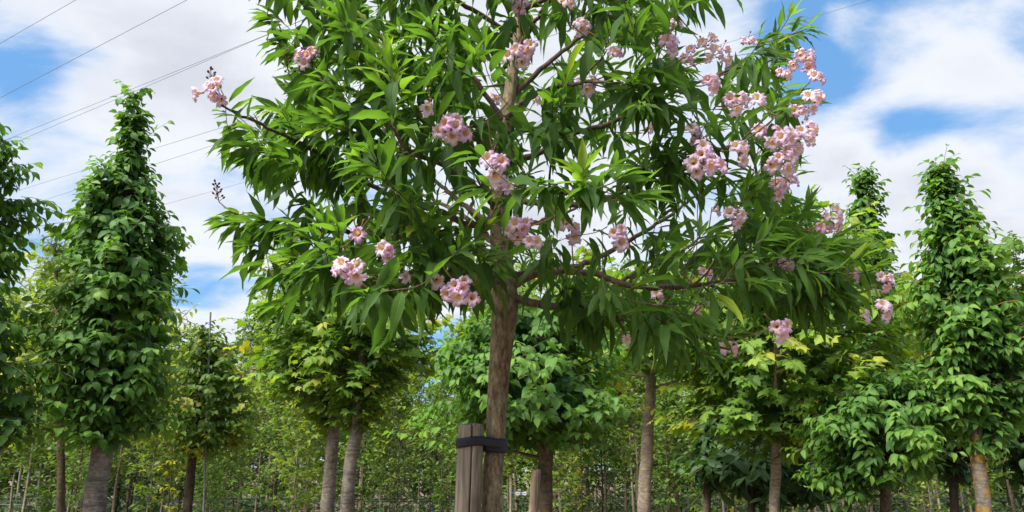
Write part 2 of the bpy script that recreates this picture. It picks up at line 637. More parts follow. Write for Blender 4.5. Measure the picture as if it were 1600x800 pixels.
def maple(i):
    half = [(.0, .12), (.20, .02), (.46, .14), (.36, .30), (.60, .62), (.27, .58), (.20, .74)]
    o = half + [(0, 1.0)] + [(-x, y) for x, y in half[:0:-1]]
    V = [(0, .38, 0)]
    UV = [(.5, .38)]
    g = np.random.default_rng(50 + i)
    dr = (.2, .5, .8, .35)[i]
    for x, y in o:
        rr = math.hypot(x, y - .38)
        V.append((x, y, -dr * rr * rr + .18 * abs(x) * (1 - dr) + g.normal(0, .03)))
        UV.append((.5 + x * .8, y))
    V += [(-.012, 0, 0), (.012, 0, 0)]
    UV += [(.5, 0), (.5, 0)]
    n = len(o)
    T = [(0, 1 + k, 1 + (k + 1) % n) for k in range(n)]
    V[n + 1:] = [(-.012, -.35, .03), (.012, -.35, .03)]
    T.append((1, n + 1, n + 2))
    V = np.array(V)
    T = np.array(T)
    a, b, c = V[T[:, 0]], V[T[:, 1]], V[T[:, 2]]
    flip = np.cross(b - a, c - a)[:, 2] < 0
    T[flip] = T[flip][:, ::-1]
    return V, T, np.array(UV)


TPL = {'lance': [lance(0, i) for i in range(7)], 'ovate': [ovate(i) for i in range(5)], 'big': [big_ovate(i) for i in range(5)],
       'diamond': [diamond(i) for i in range(3)], 'maple': [maple(i) for i in range(4)]}
NT = 8      # steps of leaf colour


def unit(v):
    return v / (np.linalg.norm(v, axis=-1, keepdims=True) + 1e-12)


class Leaves:
    def __init__(self, kind, mat):
        self.kind, self.mat = kind, mat
        self.rows = []

    def add(self, pos, d, n, L, W, shape, tint):
        """one leaf: base, direction, face normal, length, width, template index, colour step 0..NT-1"""
        self.rows.append((*pos, *d, *n, L, W, shape, tint))

    def freeze(self):
        a = np.array(self.rows, float)
        self.pos = a[:, 0:3]
        self.Y = unit(a[:, 3:6])
        n = a[:, 6:9]
        n = n - (n * self.Y).sum(1, keepdims=True) * self.Y
        self.Z = unit(n)
        self.X = np.cross(self.Y, self.Z)
        self.L, self.W = a[:, 9], a[:, 10]
        self.shape = a[:, 11].astype(int) % len(TPL[self.kind])
        self.tint = np.clip(a[:, 12].astype(int), 0, NT - 1)
        self.mid = self.pos + self.Y * self.L[:, None] * .5
        self.solo = np.zeros(len(a), bool)

    def mesh(self, name, origin=(0, 0, 0), sel=None):
        if sel is None:
            sel = np.ones(len(self.pos), bool)
        Vs, Ts, Us, As, off = [], [], [], [], 0
        for k, (v, t, uv) in enumerate(TPL[self.kind]):
            ii = np.where(sel & (self.shape == k))[0]
            if not len(ii):
                continue
            P = (self.pos[ii][:, None] + v[None, :, 0:1] * (self.X * self.W[:, None])[ii][:, None] + v[None, :, 1:2] * (self.Y * self.L[:, None])[ii][:, None]
                 + v[None, :, 2:3] * (self.Z * self.L[:, None])[ii][:, None])
            Vs.append(P.reshape(-1, 3) - np.array(origin))
            Ts.append((t[None] + (np.arange(len(ii)) * len(v))[:, None, None] + off).reshape(-1, 3))
            Us.append(np.tile(uv, (len(ii), 1)))
            tv = (self.tint[ii] + .5) / NT
            As.append(np.repeat(np.clip(tv + rng.uniform(-.06, .06, len(ii)), 0, 1), len(v)))
            off += len(ii) * len(v)
        return mesh_np(name, np.vstack(Vs), np.vstack(Ts), self.mat, np.vstack(Us), {'tint': np.concatenate(As)})


_leaf_meshes = {}


def leaf_mesh(kind, shape, tint, mat):
    key = (kind, shape, tint, mat.name)
    if key not in _leaf_meshes:
        v, t, uv = TPL[kind][shape]
        _leaf_meshes[key] = mesh_np('leaf_%s' % kind, v, t, mat, uv, {'tint': np.full(len(v), (tint + .5) / NT)})
    return _leaf_meshes[key]


ALL = []        # (root object, Leaves, how many leaves are parts of their own)


def finish_leaves():
    """the leaves that show largest become parts of their own, the rest of each crown one part"""
    cell = 8.0
    gw, gh = int(1600 / cell), int(800 / cell)
    depth = np.full((gh, gw), 1e9)
    info = []
    for root, lv, n in ALL:
        S = [lv.pos + lv.Y * (lv.L * f)[:, None] for f in (.25, .5, .75)]
        x, y, d = project(S[1])
        for s in S:
            sx, sy, sd = project(s)
            ok = (sx >= 0) & (sx < 1600) & (sy >= 0) & (sy < 800)
            np.minimum.at(depth, ((sy[ok] / cell).astype(int), (sx[ok] / cell).astype(int)), sd[ok])
        info.append((x, y, d))
    for (root, lv, n), (x, y, d) in zip(ALL, info):
        inside = (x > 4) & (x < 1596) & (y > 4) & (y < 796)
        ci = np.clip((y / cell).astype(int), 0, gh - 1)
        cj = np.clip((x / cell).astype(int), 0, gw - 1)
        front = inside & (d <= depth[ci, cj] * 1.02 + .02)
        view = unit(lv.mid - np.array([0, 0, CAM_H]))
        area = lv.L * lv.W * (np.abs((lv.Z * view).sum(1)) + .15) / d ** 2
        score = np.where(front, area, 0)
        order = np.argsort(-score)[:n]
        order = order[score[order] > 0]
        lv.solo[order] = True
        base = np.array(root.location)
        for i in order:
            o = bpy.data.objects.new('leaf', leaf_mesh(lv.kind, lv.shape[i], lv.tint[i], lv.mat))
            COL.objects.link(o)
            o.parent = root
            m = np.eye(4)
            m[:3, 0] = lv.X[i] * lv.W[i]
            m[:3, 1] = lv.Y[i] * lv.L[i]
            m[:3, 2] = lv.Z[i] * lv.L[i]
            m[:3, 3] = lv.pos[i] - base
            o.matrix_local = Matrix(m.tolist())
        tag(link('crown', lv.mesh('crown', (0, 0, 0), ~lv.solo), root), kind='stuff')


# ------------------------------------------------------------------ ground
def build_ground():
    n = 90
    e = np.linspace(-1, 1, n)
    xs = np.sign(e) * np.abs(e) ** 2.2 * 900
    X, Y = np.meshgrid(xs, xs + 20)
    Z = .05 * np.sin(X * .7) * np.cos(Y * .45) * (np.hypot(X, Y) < 60) * (np.hypot(X, Y) > 6)
    V = np.stack([X, Y, Z], -1).reshape(-1, 3)
    i = (np.arange(n - 1)[:, None] * n + np.arange(n - 1)[None]).ravel()
    o = link('ground', mesh_np('ground', V, np.stack([i, i + 1, i + n + 1, i + n], -1), MAT['soil']))
    tag(o, 'bare brown nursery soil under the trees', 'soil', kind='structure')


build_ground()


# ------------------------------------------------------------------ the flowering tree
def node_points(P, step=.04):
    return P


MAIN_Y = 3.0
base_x = at(768, 812, MAIN_Y).x
tree = empty('flowering_tree', (base_x, MAIN_Y, 0))
tag(tree, 'large flowering tree with pink blossom clusters, long narrow leaves and rough brown trunk', 'tree')

tp = [(774, 700, .043), (776, 640, .043), (780, 575, .046), (785, 525, .051), (788, 492, .058), (789, 470, .061), (786, 435, .052), (782, 380, .045), (780, 320, .042), (782, 260, .040),
      (787, 205, .037), (796, 150, .032), (804, 90, .028), (812, 20, .023), (818, -80, .017), (824, -220, .008)]
P = [(base_x, MAIN_Y, -.05), (base_x, MAIN_Y, .25)] + [tuple(at(768, 800, MAIN_Y))] + [tuple(at(x, y, MAIN_Y + (.04 if y < 300 else 0))) for x, y, r in tp]
rr = [.056, .047, .038] + [r * .88 for *_, r in tp]
tP, tR = smooth_path(P, rr, .02)
link('trunk', mesh_np('trunk', *tube(tP, tR, 28, .07, 3), MAT['main_bark']), tree)

LIMBS = [
    ([(790, 452, 3.0), (850, 424, 2.95), (925, 427, 2.9), (985, 446, 2.85), (1080, 447, 2.8), (1165, 434, 2.75), (1230, 438, 2.7), (1310, 450, 2.65)], .017),
    ([(795, 462, 3.0), (850, 478, 2.92), (895, 482, 2.85), (960, 496, 2.75), (1015, 492, 2.68), (1080, 522, 2.6), (1140, 548, 2.55)], .017),
    ([(897, 481, 2.85), (945, 462, 2.9), (985, 430, 2.95), (1040, 408, 3.0), (1100, 370, 3.1), (1190, 330, 3.2)], .012),
    ([(785, 430, 3.05), (850, 425, 3.1), (915, 412, 3.15), (1000, 366, 3.25), (1045, 338, 3.3), (1100, 300, 3.4), (1210, 265, 3.5)], .016),
    ([(785, 258, 3.02), (840, 240, 3.0), (900, 208, 2.95), (960, 190, 2.85), (1040, 152, 2.75), (1140, 110, 2.65), (1230, 90, 2.6)], .015),
    ([(783, 310, 3.0), (860, 318, 2.9), (930, 318, 2.8), (1000, 285, 2.7), (1060, 252, 2.55), (1130, 235, 2.45), (1230, 210, 2.45)], .014),
    ([(785, 248, 3.02), (742, 216, 2.95), (690, 205, 2.85), (630, 165, 2.7), (570, 95, 2.5), (505, 40, 2.35), (465, -5, 2.3)], .015),
    ([(782, 335, 3.0), (740, 352, 2.95), (690, 332, 2.85), (600, 300, 2.75), (500, 240, 2.65), (410, 195, 2.5), (345, 165, 2.4)], .016),
    ([(786, 445, 3.0), (740, 425, 2.9), (680, 432, 2.75), (600, 440, 2.5), (520, 440, 2.3)], .018),
    ([(784, 400, 3.0), (720, 385, 3.0), (620, 370, 2.95), (520, 362, 2.85), (440, 355, 2.75), (385, 345, 2.7), (352, 342, 2.68)], .016),
    ([(786, 390, 3.05), (830, 352, 3.45), (900, 325, 3.85), (980, 280, 4.1)], .015),
    ([(783, 390, 3.05), (720, 335, 3.5), (640, 290, 3.9), (560, 220, 4.05)], .015),
    ([(790, 195, 3.03), (735, 112, 2.95), (695, 40, 2.9), (655, -70, 2.8)], .014),
    ([(797, 150, 3.05), (880, 80, 3.1), (955, 15, 3.15), (1010, -70, 3.2)], .014),
    ([(781, 340, 3.0), (755, 300, 2.65), (700, 262, 2.3), (640, 235, 2.05), (605, 190, 1.95)], .014),
    ([(782, 300, 3.0), (830, 300, 2.6), (890, 300, 2.25), (930, 285, 2.05)], .013),
    ([(792, 185, 3.0), (830, 150, 2.65), (900, 130, 2.3), (975, 130, 2.1)], .013),
    ([(812, 20, 3.05), (900, -25, 2.95), (1000, -50, 2.85), (1100, -45, 2.75), (1170, -20, 2.7)], .013),
    ([(808, 60, 3.05), (720, 5, 2.9), (620, -35, 2.7), (520, -60, 2.5)], .013),
    ([(785, 440, 2.98), (745, 442, 2.7), (690, 435, 2.4), (640, 425, 2.15)], .014),
    ([(783, 360, 3.05), (700, 300, 3.25), (600, 200, 3.4), (520, 110, 3.4)], .013),
    ([(806, 80, 3.05), (860, 0, 2.8), (920, -60, 2.5)], .012),
]
nodes, node_r = [], []
for i, (pts, r0) in enumerate(LIMBS):
    Q = [tuple(at(*p)) for p in pts]
    rad = [r0 * (1 - .78 * k / (len(Q) - 1)) for k in range(len(Q))]
    bP, bR = smooth_path(Q, rad, .025)
    bP = bP + rng.normal(0, .0025, bP.shape)
    link('branch', mesh_np('branch', *tube(bP, bR, 9, .10, 20 + i), MAT['branch_bark']), tree)
    k = int(len(bP) * .22)
    nodes += list(bP[k:])
    node_r += list(bR[k:])
kk = len(tP) // 2
nodes += list(tP[-int(len(tP) * .35):])
node_r += list(tR[-int(len(tP) * .35):])
nodes = list(np.array(nodes))

CROWN = [(372, -260), (395, -60), (410, 20), (430, 70), (450, 130), (400, 170), (380, 205), (385, 260), (400, 310), (410, 345), (425, 380), (440, 430), (470, 458), (560, 470), (640, 470), (700, 452),
         (745, 420), (830, 410), (870, 455), (950, 495), (1020, 525), (1120, 540), (1160, 490), (1200, 445), (1290, 465), (1370, 450), (1370, 400), (1300, 345), (1255, 300), (1240, 240), (1250, 130),
         (1235, 60), (1190, 45), (1150, 60), (1100, 60), (1060, 20), (1090, -60), (1040, -180), (900, -300), (600, -320)]
# thinner places where sky shows through the crown
HOLES = [(762, 140, 30), (835, 175, 24), (830, 330, 28), (910, 345, 28), (960, 300, 24), (1165, 10, 50), (715, 150, 16), (870, 260, 16), (730, 330, 18)]


def in_poly(x, y, poly):
    c = False
    j = len(poly) - 1
    for i in range(len(poly)):
        xi, yi = poly[i]
        xj, yj = poly[j]
        if (yi > y) != (yj > y) and x < (xj - xi) * (y - yi) / (yj - yi) + xi:
            c = not c
        j = i
    return c


tips = []       # (point, end direction or None, vigour)
EXPL = [  # shoots one can pick out in the photograph: px, py, depth, direction, colour lift
    (607, 88, 1.95, (.0, -.1, 1), 3.2), (612, 120, 2.0, (-.1, -.2, 1), 2.6), (990, 38, 2.05, (.05, -.1, 1), 1.6), (985, 110, 2.05, (.1, -.2, .9), 1.2), (912, 262, 1.95, (.45, -.3, .75), 3.0),
    (900, 300, 2.0, (.5, -.4, .4), 2.2), (345, 140, 2.4, (-.6, -.1, .8), 1.6), (365, 180, 2.4, (-.8, -.2, .2), .8), (375, 335, 2.7, (-.8, -.1, .35), .8), (420, 25, 2.3, (-.8, -.2, .2), .2),
    (1235, 22, 2.85, (.4, 0, .9), 1.8), (1262, 45, 2.8, (.9, -.1, .3), 1.2), (1335, 385, 2.6, (.6, -.2, .8), 2.2), (1370, 420, 2.6, (.9, -.2, .3), 1.8), (1290, 330, 2.7, (.4, 0, 1), 2.0),
    (1230, 330, 2.75, (.2, -.1, 1), 2.0), (1210, 100, 2.6, (.4, -.4, .6), .9), (1240, 150, 2.6, (.9, -.2, .3), .7), (470, 130, 2.3, (-.6, -.3, .5), .6), (440, 240, 2.4, (-.7, -.4, .3), .6),
    (455, 350, 2.4, (-.7, -.4, .2), .4), (1110, 550, 2.5, (.6, -.4, .1), .6), (1150, 525, 2.5, (.8, -.2, .3), 1.6), (1320, 470, 2.6, (.7, -.3, .1), .8), (800, 20, 2.3, (0, -.4, .8), 1.0), (700, 20, 2.3, (0, -.4, .8), .8),
    (1150, 380, 2.5, (.3, -.5, .6), .8), (1040, 480, 2.6, (.2, -.6, .3), .6), (560, 250, 2.1, (-.3, -.6, .4), .9), (520, 180, 2.15, (-.4, -.5, .6), 1.0), (640, 310, 2.1, (.0, -.8, .1), .4),
    (480, 420, 2.3, (-.5, -.5, .0), .3), (555, 440, 2.2, (-.2, -.6, -.1), .2), (660, 445, 2.2, (.1, -.6, -.1), .2), (1085, 120, 2.3, (.2, -.5, .6), .9), (1190, 235, 2.4, (.3, -.6, .4), .6),
    (930, 500, 2.75, (.1, -.5, -.2), .5), (985, 505, 2.7, (.2, -.5, -.2), .4), (1010, 500, 2.65, (.3, -.5, -.1), .6), (1060, 520, 2.6, (.4, -.5, -.1), .6), (1090, 460, 2.8, (.2, -.5, .3), 1.0),
    (1190, 450, 2.7, (.3, -.4, .3), .7), (900, 470, 2.85, (0, -.6, 0), .3), (1250, 460, 2.65, (.3, -.5, 0), .5), (350, 345, 2.65, (-.9, -.1, .2), .6), (392, 385, 2.6, (-.6, -.2, -.2), .2), (415, 435, 2.5, (-.5, -.3, -.2), .2),
    (352, 225, 2.45, (-.8, -.2, -.1), .4), (430, 480, 2.4, (-.4, -.4, -.3), .2),
    (1262, 318, 2.6, (.15, -.2, 1), 2.2), (1312, 352, 2.6, (.3, -.2, 1), 2.4), (1348, 398, 2.55, (.5, -.2, .8), 2.4), (1205, 345, 2.55, (0, -.3, 1), 1.8), (1275, 400, 2.5, (.2, -.4, .9), 1.8), (1388, 440, 2.6, (.9, -.1, .3), 1.6),
    (1320, 420, 2.5, (.4, -.5, .5), 1.5), (1240, 395, 2.5, (.1, -.5, .7), 1.2), (1050, -15, 2.75, (.1, -.3, -.4), .2), (1100, -15, 2.7, (.3, -.2, -.4), .2), (1150, -5, 2.65, (.4, -.2, -.5), .2), (1015, -20, 2.8, (0, -.3, -.3), .2),
    (850, 405, 2.45, (.1, -.6, 0), .3), (900, 425, 2.5, (.2, -.6, 0), .4), (880, 455, 2.6, (.1, -.5, -.1), .3), (780, 405, 2.5, (0, -.7, 0), .2), (940, 440, 2.55, (.2, -.6, .1), .6), (1000, 430, 2.5, (.2, -.6, .3), .9),
    (1210, 70, 2.6, (.3, -.2, .8), 1.4), (1225, 130, 2.5, (.6, -.3, .5), .8), (1160, 90, 2.6, (.2, -.4, .7), .8), (1240, 275, 2.5, (.5, -.3, .6), 1.2), (1170, 290, 2.4, (.2, -.6, .4), .8)]
for px, py, Y, d, v in EXPL:
    tips.append((np.array(at(px, py, Y)), unit(np.array(d, float)), v))
while len(tips) < 525:
    px, py = random.uniform(340, 1400), random.uniform(-260, 560)
    if py < -60 and random.random() < .55:
        continue
    if not in_poly(px, py, CROWN):
        continue
    if any((px - a) ** 2 + (py - b) ** 2 < c * c for a, b, c in HOLES):
        continue
    if 860 < px < 1060 and 250 < py < 420 and random.random() < .2:
        continue
    dx = (px - 800) / (470 if px < 800 else 600)
    half = 1.2 * math.sqrt(max(.06, 1 - dx * dx))
    u = random.uniform(-1, 1)
    u = math.copysign(abs(u) ** .75, u)
    if u > .3 and px < 800 and random.random() < .3:
        u = -u
    Y = 2.95 + half * u * (.92 if u < 0 else 1.0)
    tips.append((np.array(at(px, py, Y)), None, random.uniform(-.4, 1.0) ** 3 + (.2 if py < 150 else 0)))

# px, py, depth, spread in px, flowers, buds
CLUST = [
    (475, 92, 2.25, 16, 4, 2), (328, 140, 2.38, 24, 6, 12), (342, 315, 2.7, 6, 0, 16), (452, 118, 2.3, 5, 0, 10), (668, 175, 2.0, 5, 1, 5), (706, 202, 2.0, 24, 7, 2), (773, 258, 2.0, 20, 3, 6), (789, 294, 2.05, 10, 2, 0),
    (815, 86, 2.2, 22, 5, 2), (812, 3, 2.3, 16, 3, 0), (908, 42, 2.3, 13, 3, 3), (888, 10, 2.5, 12, 2, 0), (963, 88, 2.5, 10, 2, 2), (920, 130, 2.4, 16, 3, 0), (1045, 73, 2.2, 15, 4, 0), (1105, 75, 2.75, 28, 6, 6),
    (1130, 82, 2.8, 18, 3, 4), (1110, 133, 2.3, 15, 4, 0), (1150, 160, 2.3, 18, 4, 0), (1187, 160, 2.4, 9, 2, 0), (1085, 210, 2.5, 14, 3, 4), (1103, 250, 2.1, 26, 8, 2), (1155, 240, 2.3, 20, 4, 6), (1228, 222, 2.35, 24, 7, 0),
    (1225, 252, 2.35, 20, 5, 0), (1262, 208, 2.4, 20, 5, 5), (1268, 160, 2.45, 18, 4, 3), (1258, 95, 2.5, 20, 5, 5), (1218, 295, 2.5, 16, 4, 0), (1150, 337, 2.4, 16, 3, 3), (1303, 342, 2.75, 18, 4, 3), (1290, 360, 2.8, 10, 2, 0),
    (965, 370, 2.3, 15, 4, 2), (893, 358, 2.5, 16, 3, 5), (812, 360, 2.2, 20, 5, 4), (835, 381, 2.15, 10, 2, 0), (545, 421, 2.1, 19, 6, 1), (607, 395, 2.15, 12, 3, 2), (555, 370, 2.2, 8, 1, 9), (634, 436, 2.2, 6, 1, 0),
    (680, 440, 2.2, 6, 1, 0), (718, 453, 2.15, 22, 6, 3), (1030, 466, 3.0, 9, 2, 2), (1106, 476, 3.0, 5, 1, 0), (1087, 484, 3.0, 4, 1, 0), (1384, 438, 2.6, 14, 3, 2), (1384, 482, 2.6, 12, 3, 0), (1345, 496, 2.6, 6, 1, 0),
    (1218, 516, 2.45, 13, 4, 1), (1228, 415, 2.7, 8, 2, 0), (1140, 545, 2.7, 8, 2, 2), (975, 531, 2.9, 5, 1, 1), (1102, 430, 3.2, 8, 2, 0), (772, 157, 3.3, 9, 2, 0), (1330, 430, 2.65, 7, 1, 2), (1060, 40, 3.0, 9, 2, 4), (835, 160, 3.3, 7, 1, 0),
    (1075, 95, 2.9, 9, 2, 2), (1170, 70, 2.8, 10, 2, 3), (1225, 120, 2.6, 10, 2, 2), (1275, 125, 2.5, 8, 2, 0), (1245, 180, 2.5, 9, 2, 1), (1010, 205, 2.9, 7, 1, 3), (1190, 210, 2.5, 8, 2, 0), (1115, 330, 2.9, 7, 1, 1), (1235, 285, 2.6, 9, 2, 2)]
LV = Leaves('lance', MAT['main_leaf'])
twigs = []
axis = np.array([base_x + .02, MAIN_Y])
order = sorted(range(len(tips)), key=lambda i: np.hypot(*(tips[i][0][:2] - axis)))


def leafy(path, vigour, dens=1.0, big=1.0):
    """pairs of leaves along a shoot, upright and pale at the tip, hanging and dark lower down"""
    seg = np.linalg.norm(np.diff(path, axis=0), axis=1)
    s = np.concatenate([[0], np.cumsum(seg)])
    total = s[-1]
    span = min(total * .92, random.uniform(.30, .46))
    d = .004
    az = random.uniform(0, 6.28)
    k = 0
    while d < span:
        q = total - d
        i = min(np.searchsorted(s, q) - 1, len(path) - 2)
        i = max(i, 0)
        p = path[i] + (path[i + 1] - path[i]) * ((q - s[i]) / max(seg[i], 1e-6))
        t = unit(path[i + 1] - path[i])
        ref = np.array([0, 0, 1.0]) if abs(t[2]) < .9 else np.array([1.0, 0, 0])
        e1 = unit(np.cross(t, ref))
        e2 = np.cross(e1, t)
        age = d / .40
        nl = 3 if k < 3 else (2 if random.random() < .75 else 3)
        for j in range(nl):
            if random.random() > dens:
                continue
            a = az + j * 2 * math.pi / nl + random.gauss(0, .25)
            rad = e1 * math.cos(a) + e2 * math.sin(a)
            open_ = R(22 + 62 * min(1, age * 1.7) + random.gauss(0, 9))
            dr = t * math.cos(open_) + rad * math.sin(open_)
            g = max(.0, (age - .10) * 2.0 * random.uniform(.6, 1.5)) if vigour > 2 else max(0.0, (age + .12) * (2.0 if p[0] < .3 else 1.55) * random.uniform(.35, 1.5))
            dr = unit(dr + np.array([0, 0, -1.0]) * g)
            nrm = t * .8 + np.array([0, 0, .5]) + rad * min(1.6, g) + rng.normal(0, .22, 3)
            size = (.066 + .094 * min(1, age * 2.6 + .15)) * random.uniform(.78, 1.22) * big
            wid = size * (random.uniform(.14, .21) if p[0] > .3 else random.uniform(.16, .26))
            droop = g > .7
            shape = random.choice((0, 5, 1) if age < .15 else ((1, 2, 6, 0) if not droop else (0, 1, 2, 5, 6, 3)))
            tint = 1.8 + vigour * (1.15 if age < .35 else .5) - age * 1.6 + (1.2 if age < .1 else 0) + random.gauss(0, 1.0)
            if random.random() < .012:
                tint = 7
            LV.add(p + rad * .004, dr, nrm, size, wid, shape, tint)
        az += 1.57 + random.gauss(0, .2)
        d += random.uniform(.026, .046) * (.65 if k < 3 else 1)
        k += 1


for i in order:
    tip, dend, vig = tips[i]
    arr = np.array(nodes)
    dd = np.linalg.norm(arr - tip, axis=1)
    rt = np.hypot(*(tip[:2] - axis))
    rn = np.hypot(arr[:, 0] - axis[0], arr[:, 1] - axis[1])
    cost = dd + np.maximum(0, rn - rt) * 1.5 + np.maximum(0, arr[:, 2] - tip[2]) * .5 + np.maximum(0, .2 - dd) * 2
    j = int(np.argmin(cost))
    p0 = arr[j]
    v = tip - p0
    ln = np.linalg.norm(v)
    if dend is None:
        out = np.array([*(tip[:2] - axis), 0])
        dend = unit(unit(v) * .8 + unit(out) * .5 + np.array([0, 0, .45]) + rng.normal(0, .22, 3))
    c1 = p0 + v * .35 + rng.normal(0, .02, 3)
    c2 = tip - dend * ln * .35
    t = np.linspace(0, 1, 9)[:, None]
    path = (1 - t) ** 3 * p0 + 3 * (1 - t) ** 2 * t * c1 + 3 * (1 - t) * t * t * c2 + t ** 3 * tip
    r0 = min(node_r[j] * .75, .003 + ln * .009)
    rad = np.linspace(r0, .0016, 9)
    twigs.append(tube(path, rad, 5))
    for q in range(2, 8):
        nodes.append(path[q])
        node_r.append(rad[q])
    leafy(path, vig, .92)
link_tw = link('twig_growth', mesh_np('twig_growth', *join(twigs), MAT['branch_bark']), tree)
tag(link_tw, kind='stuff')
# older single leaves hanging from the branches inside the crown
arr = np.array(nodes)
for q in rng.choice(len(arr), 520):
    p = arr[q]
    x, y, d = project(p)
    if any((x - a) ** 2 + (y - b) ** 2 < (c * .8) ** 2 for a, b, c in HOLES) or y > 480:
        continue
    a = random.uniform(0, 6.28)
    h = random.uniform(.15, .7)
    LV.add(p, (math.cos(a) * h, math.sin(a) * h, -random.uniform(.4, 1)), (math.cos(a), math.sin(a), .5), random.uniform(.10, .18), random.uniform(.026, .045), random.randrange(7), random.gauss(1.6, 1))
LV.freeze()
# blossom stands clear at the outside of the foliage
keep = np.ones(len(LV.L), bool)
x, y, d = project(LV.mid)
keep &= ~((x < 392) & (y > 262) & (y < 322))
for f in (.15, .4, .65, .9):
    x, y, d = project(LV.pos + LV.Y * (LV.L * f)[:, None])
    for px, py, Y, sp, nf, nb in CLUST:
        rad = sp * .85 + 7 if nf else 12
        keep &= ~((np.hypot(x - px, (y - py)) < rad) & (d < project(np.array(at(px, py, Y)))[2] + .02))
# light falls through the thin places, and the long low limb shows
x, y, d = project(LV.mid)
luck = rng.random(len(x))
for a, b, c in HOLES + [(945, 335, 22), (845, 200, 16), (1010, 300, 14), (755, 175, 16), (690, 250, 10), (1060, 195, 12), (560, 330, 9), (960, 60, 12)]:
    keep &= ~((np.hypot(x - a, y - b) < c * .8) & (luck < .75))
for f in (.2, .5, .8):
    x, y, d = project(LV.pos + LV.Y * (LV.L * f)[:, None])
    keep &= ~((x > 930) & (x < 1165) & (np.abs(y - np.interp(x, [930, 985, 1080, 1165], [428, 446, 447, 434])) < 11) & (d < 3.2) & (luck < .8))
# the leader stays in view between the sprays
x, y, d = project(LV.mid)
keep &= ~((y > 130) & (y < 238) & (np.abs(x - np.interp(y, [130, 205, 260], [799, 787, 782])) < 17) & (d < 3.1) & (luck < .85))
for k_ in ('pos', 'X', 'Y', 'Z', 'L', 'W', 'shape', 'tint', 'mid', 'solo'):
    setattr(LV, k_, getattr(LV, k_)[keep])
ALL.append((tree, LV, 300))


# --- blossom
def flower_mesh(seed):
    """a ruffled five-lobed trumpet, mouth towards +Z, tube base at the origin, about 5 cm across"""
    g = np.random.default_rng(seed)
    nseg = 40
    th = np.arange(nseg) / nseg * 2 * math.pi
    rings = []
    lob = np.abs(np.cos(2.5 * th)) ** .55                      # 1 mid-lobe, 0 in the notch
    big = 1 + .18 * np.cos(th)                                 # lower lip longer
    ruf = .0026 * np.sin(th * 15 + g.uniform(0, 6)) + .002 * np.sin(th * 9 + g.uniform(0, 6)) + g.normal(0, .0008, nseg)
    curl = g.uniform(.6, 1.3)
    for r, z, l, v in ((.0022, 0, 0, 0), (.0045, .010, 0, .12), (.0080, .021, 0, .3), (.0098, .027, .1, .44), (.0145, .0305, .35, .58), (.0200, .0300, .75, .78), (.0245, .0270, 1.0, 1.0)):
        rad = r * (1 - l * .42 * (1 - lob)) * (big if r > .012 else 1) * (1 + l * .08 * np.sin(th * 15 + g.uniform(0, 6)))
        zz = z + ruf * (l ** 1.5) * 1.6 - curl * .004 * l * l * lob + (.003 * l * (1 - lob))
        rings.append(np.stack([rad * np.cos(th), rad * np.sin(th), zz], -1))
    V = np.vstack(rings)
    nr = len(rings)
    vv = np.repeat([0, .12, .3, .44, .58, .78, 1.0], nseg)
    UV = np.stack([np.tile(th / (2 * math.pi), nr), vv], -1)
    i = np.arange(nr - 1)[:, None] * nseg + np.arange(nseg)[None]
    j = np.arange(nr - 1)[:, None] * nseg + (np.arange(nseg)[None] + 1) % nseg
    return mesh_np('flower', V, np.stack([i, j, j + nseg, i + nseg], -1).reshape(-1, 4), MAT['petal'], UV)


FL = [flower_mesh(100 + i) for i in range(7)]


def ellipsoid(n=8, m=6, rx=1, rz=1):
    V = []
    for i in range(m + 1):
        a = math.pi * i / m
        for k in range(n):
            b = 2 * math.pi * k / n
            V.append((rx * math.sin(a) * math.cos(b), rx * math.sin(a) * math.sin(b), rz * (1 - math.cos(a)) / 2 * 2))
    i = np.arange(m)[:, None] * n + np.arange(n)[None]
    j = np.arange(m)[:, None] * n + (np.arange(n)[None] + 1) % n
    return np.array(V), np.stack([i, j, j + n, i + n], -1).reshape(-1, 4)


def oriented(V, d, p, s=1.0):
    q = Vector(d).to_track_quat('Z', 'Y').to_matrix()
    return (np.array(V) * s) @ np.array(q).T + np.array(p)


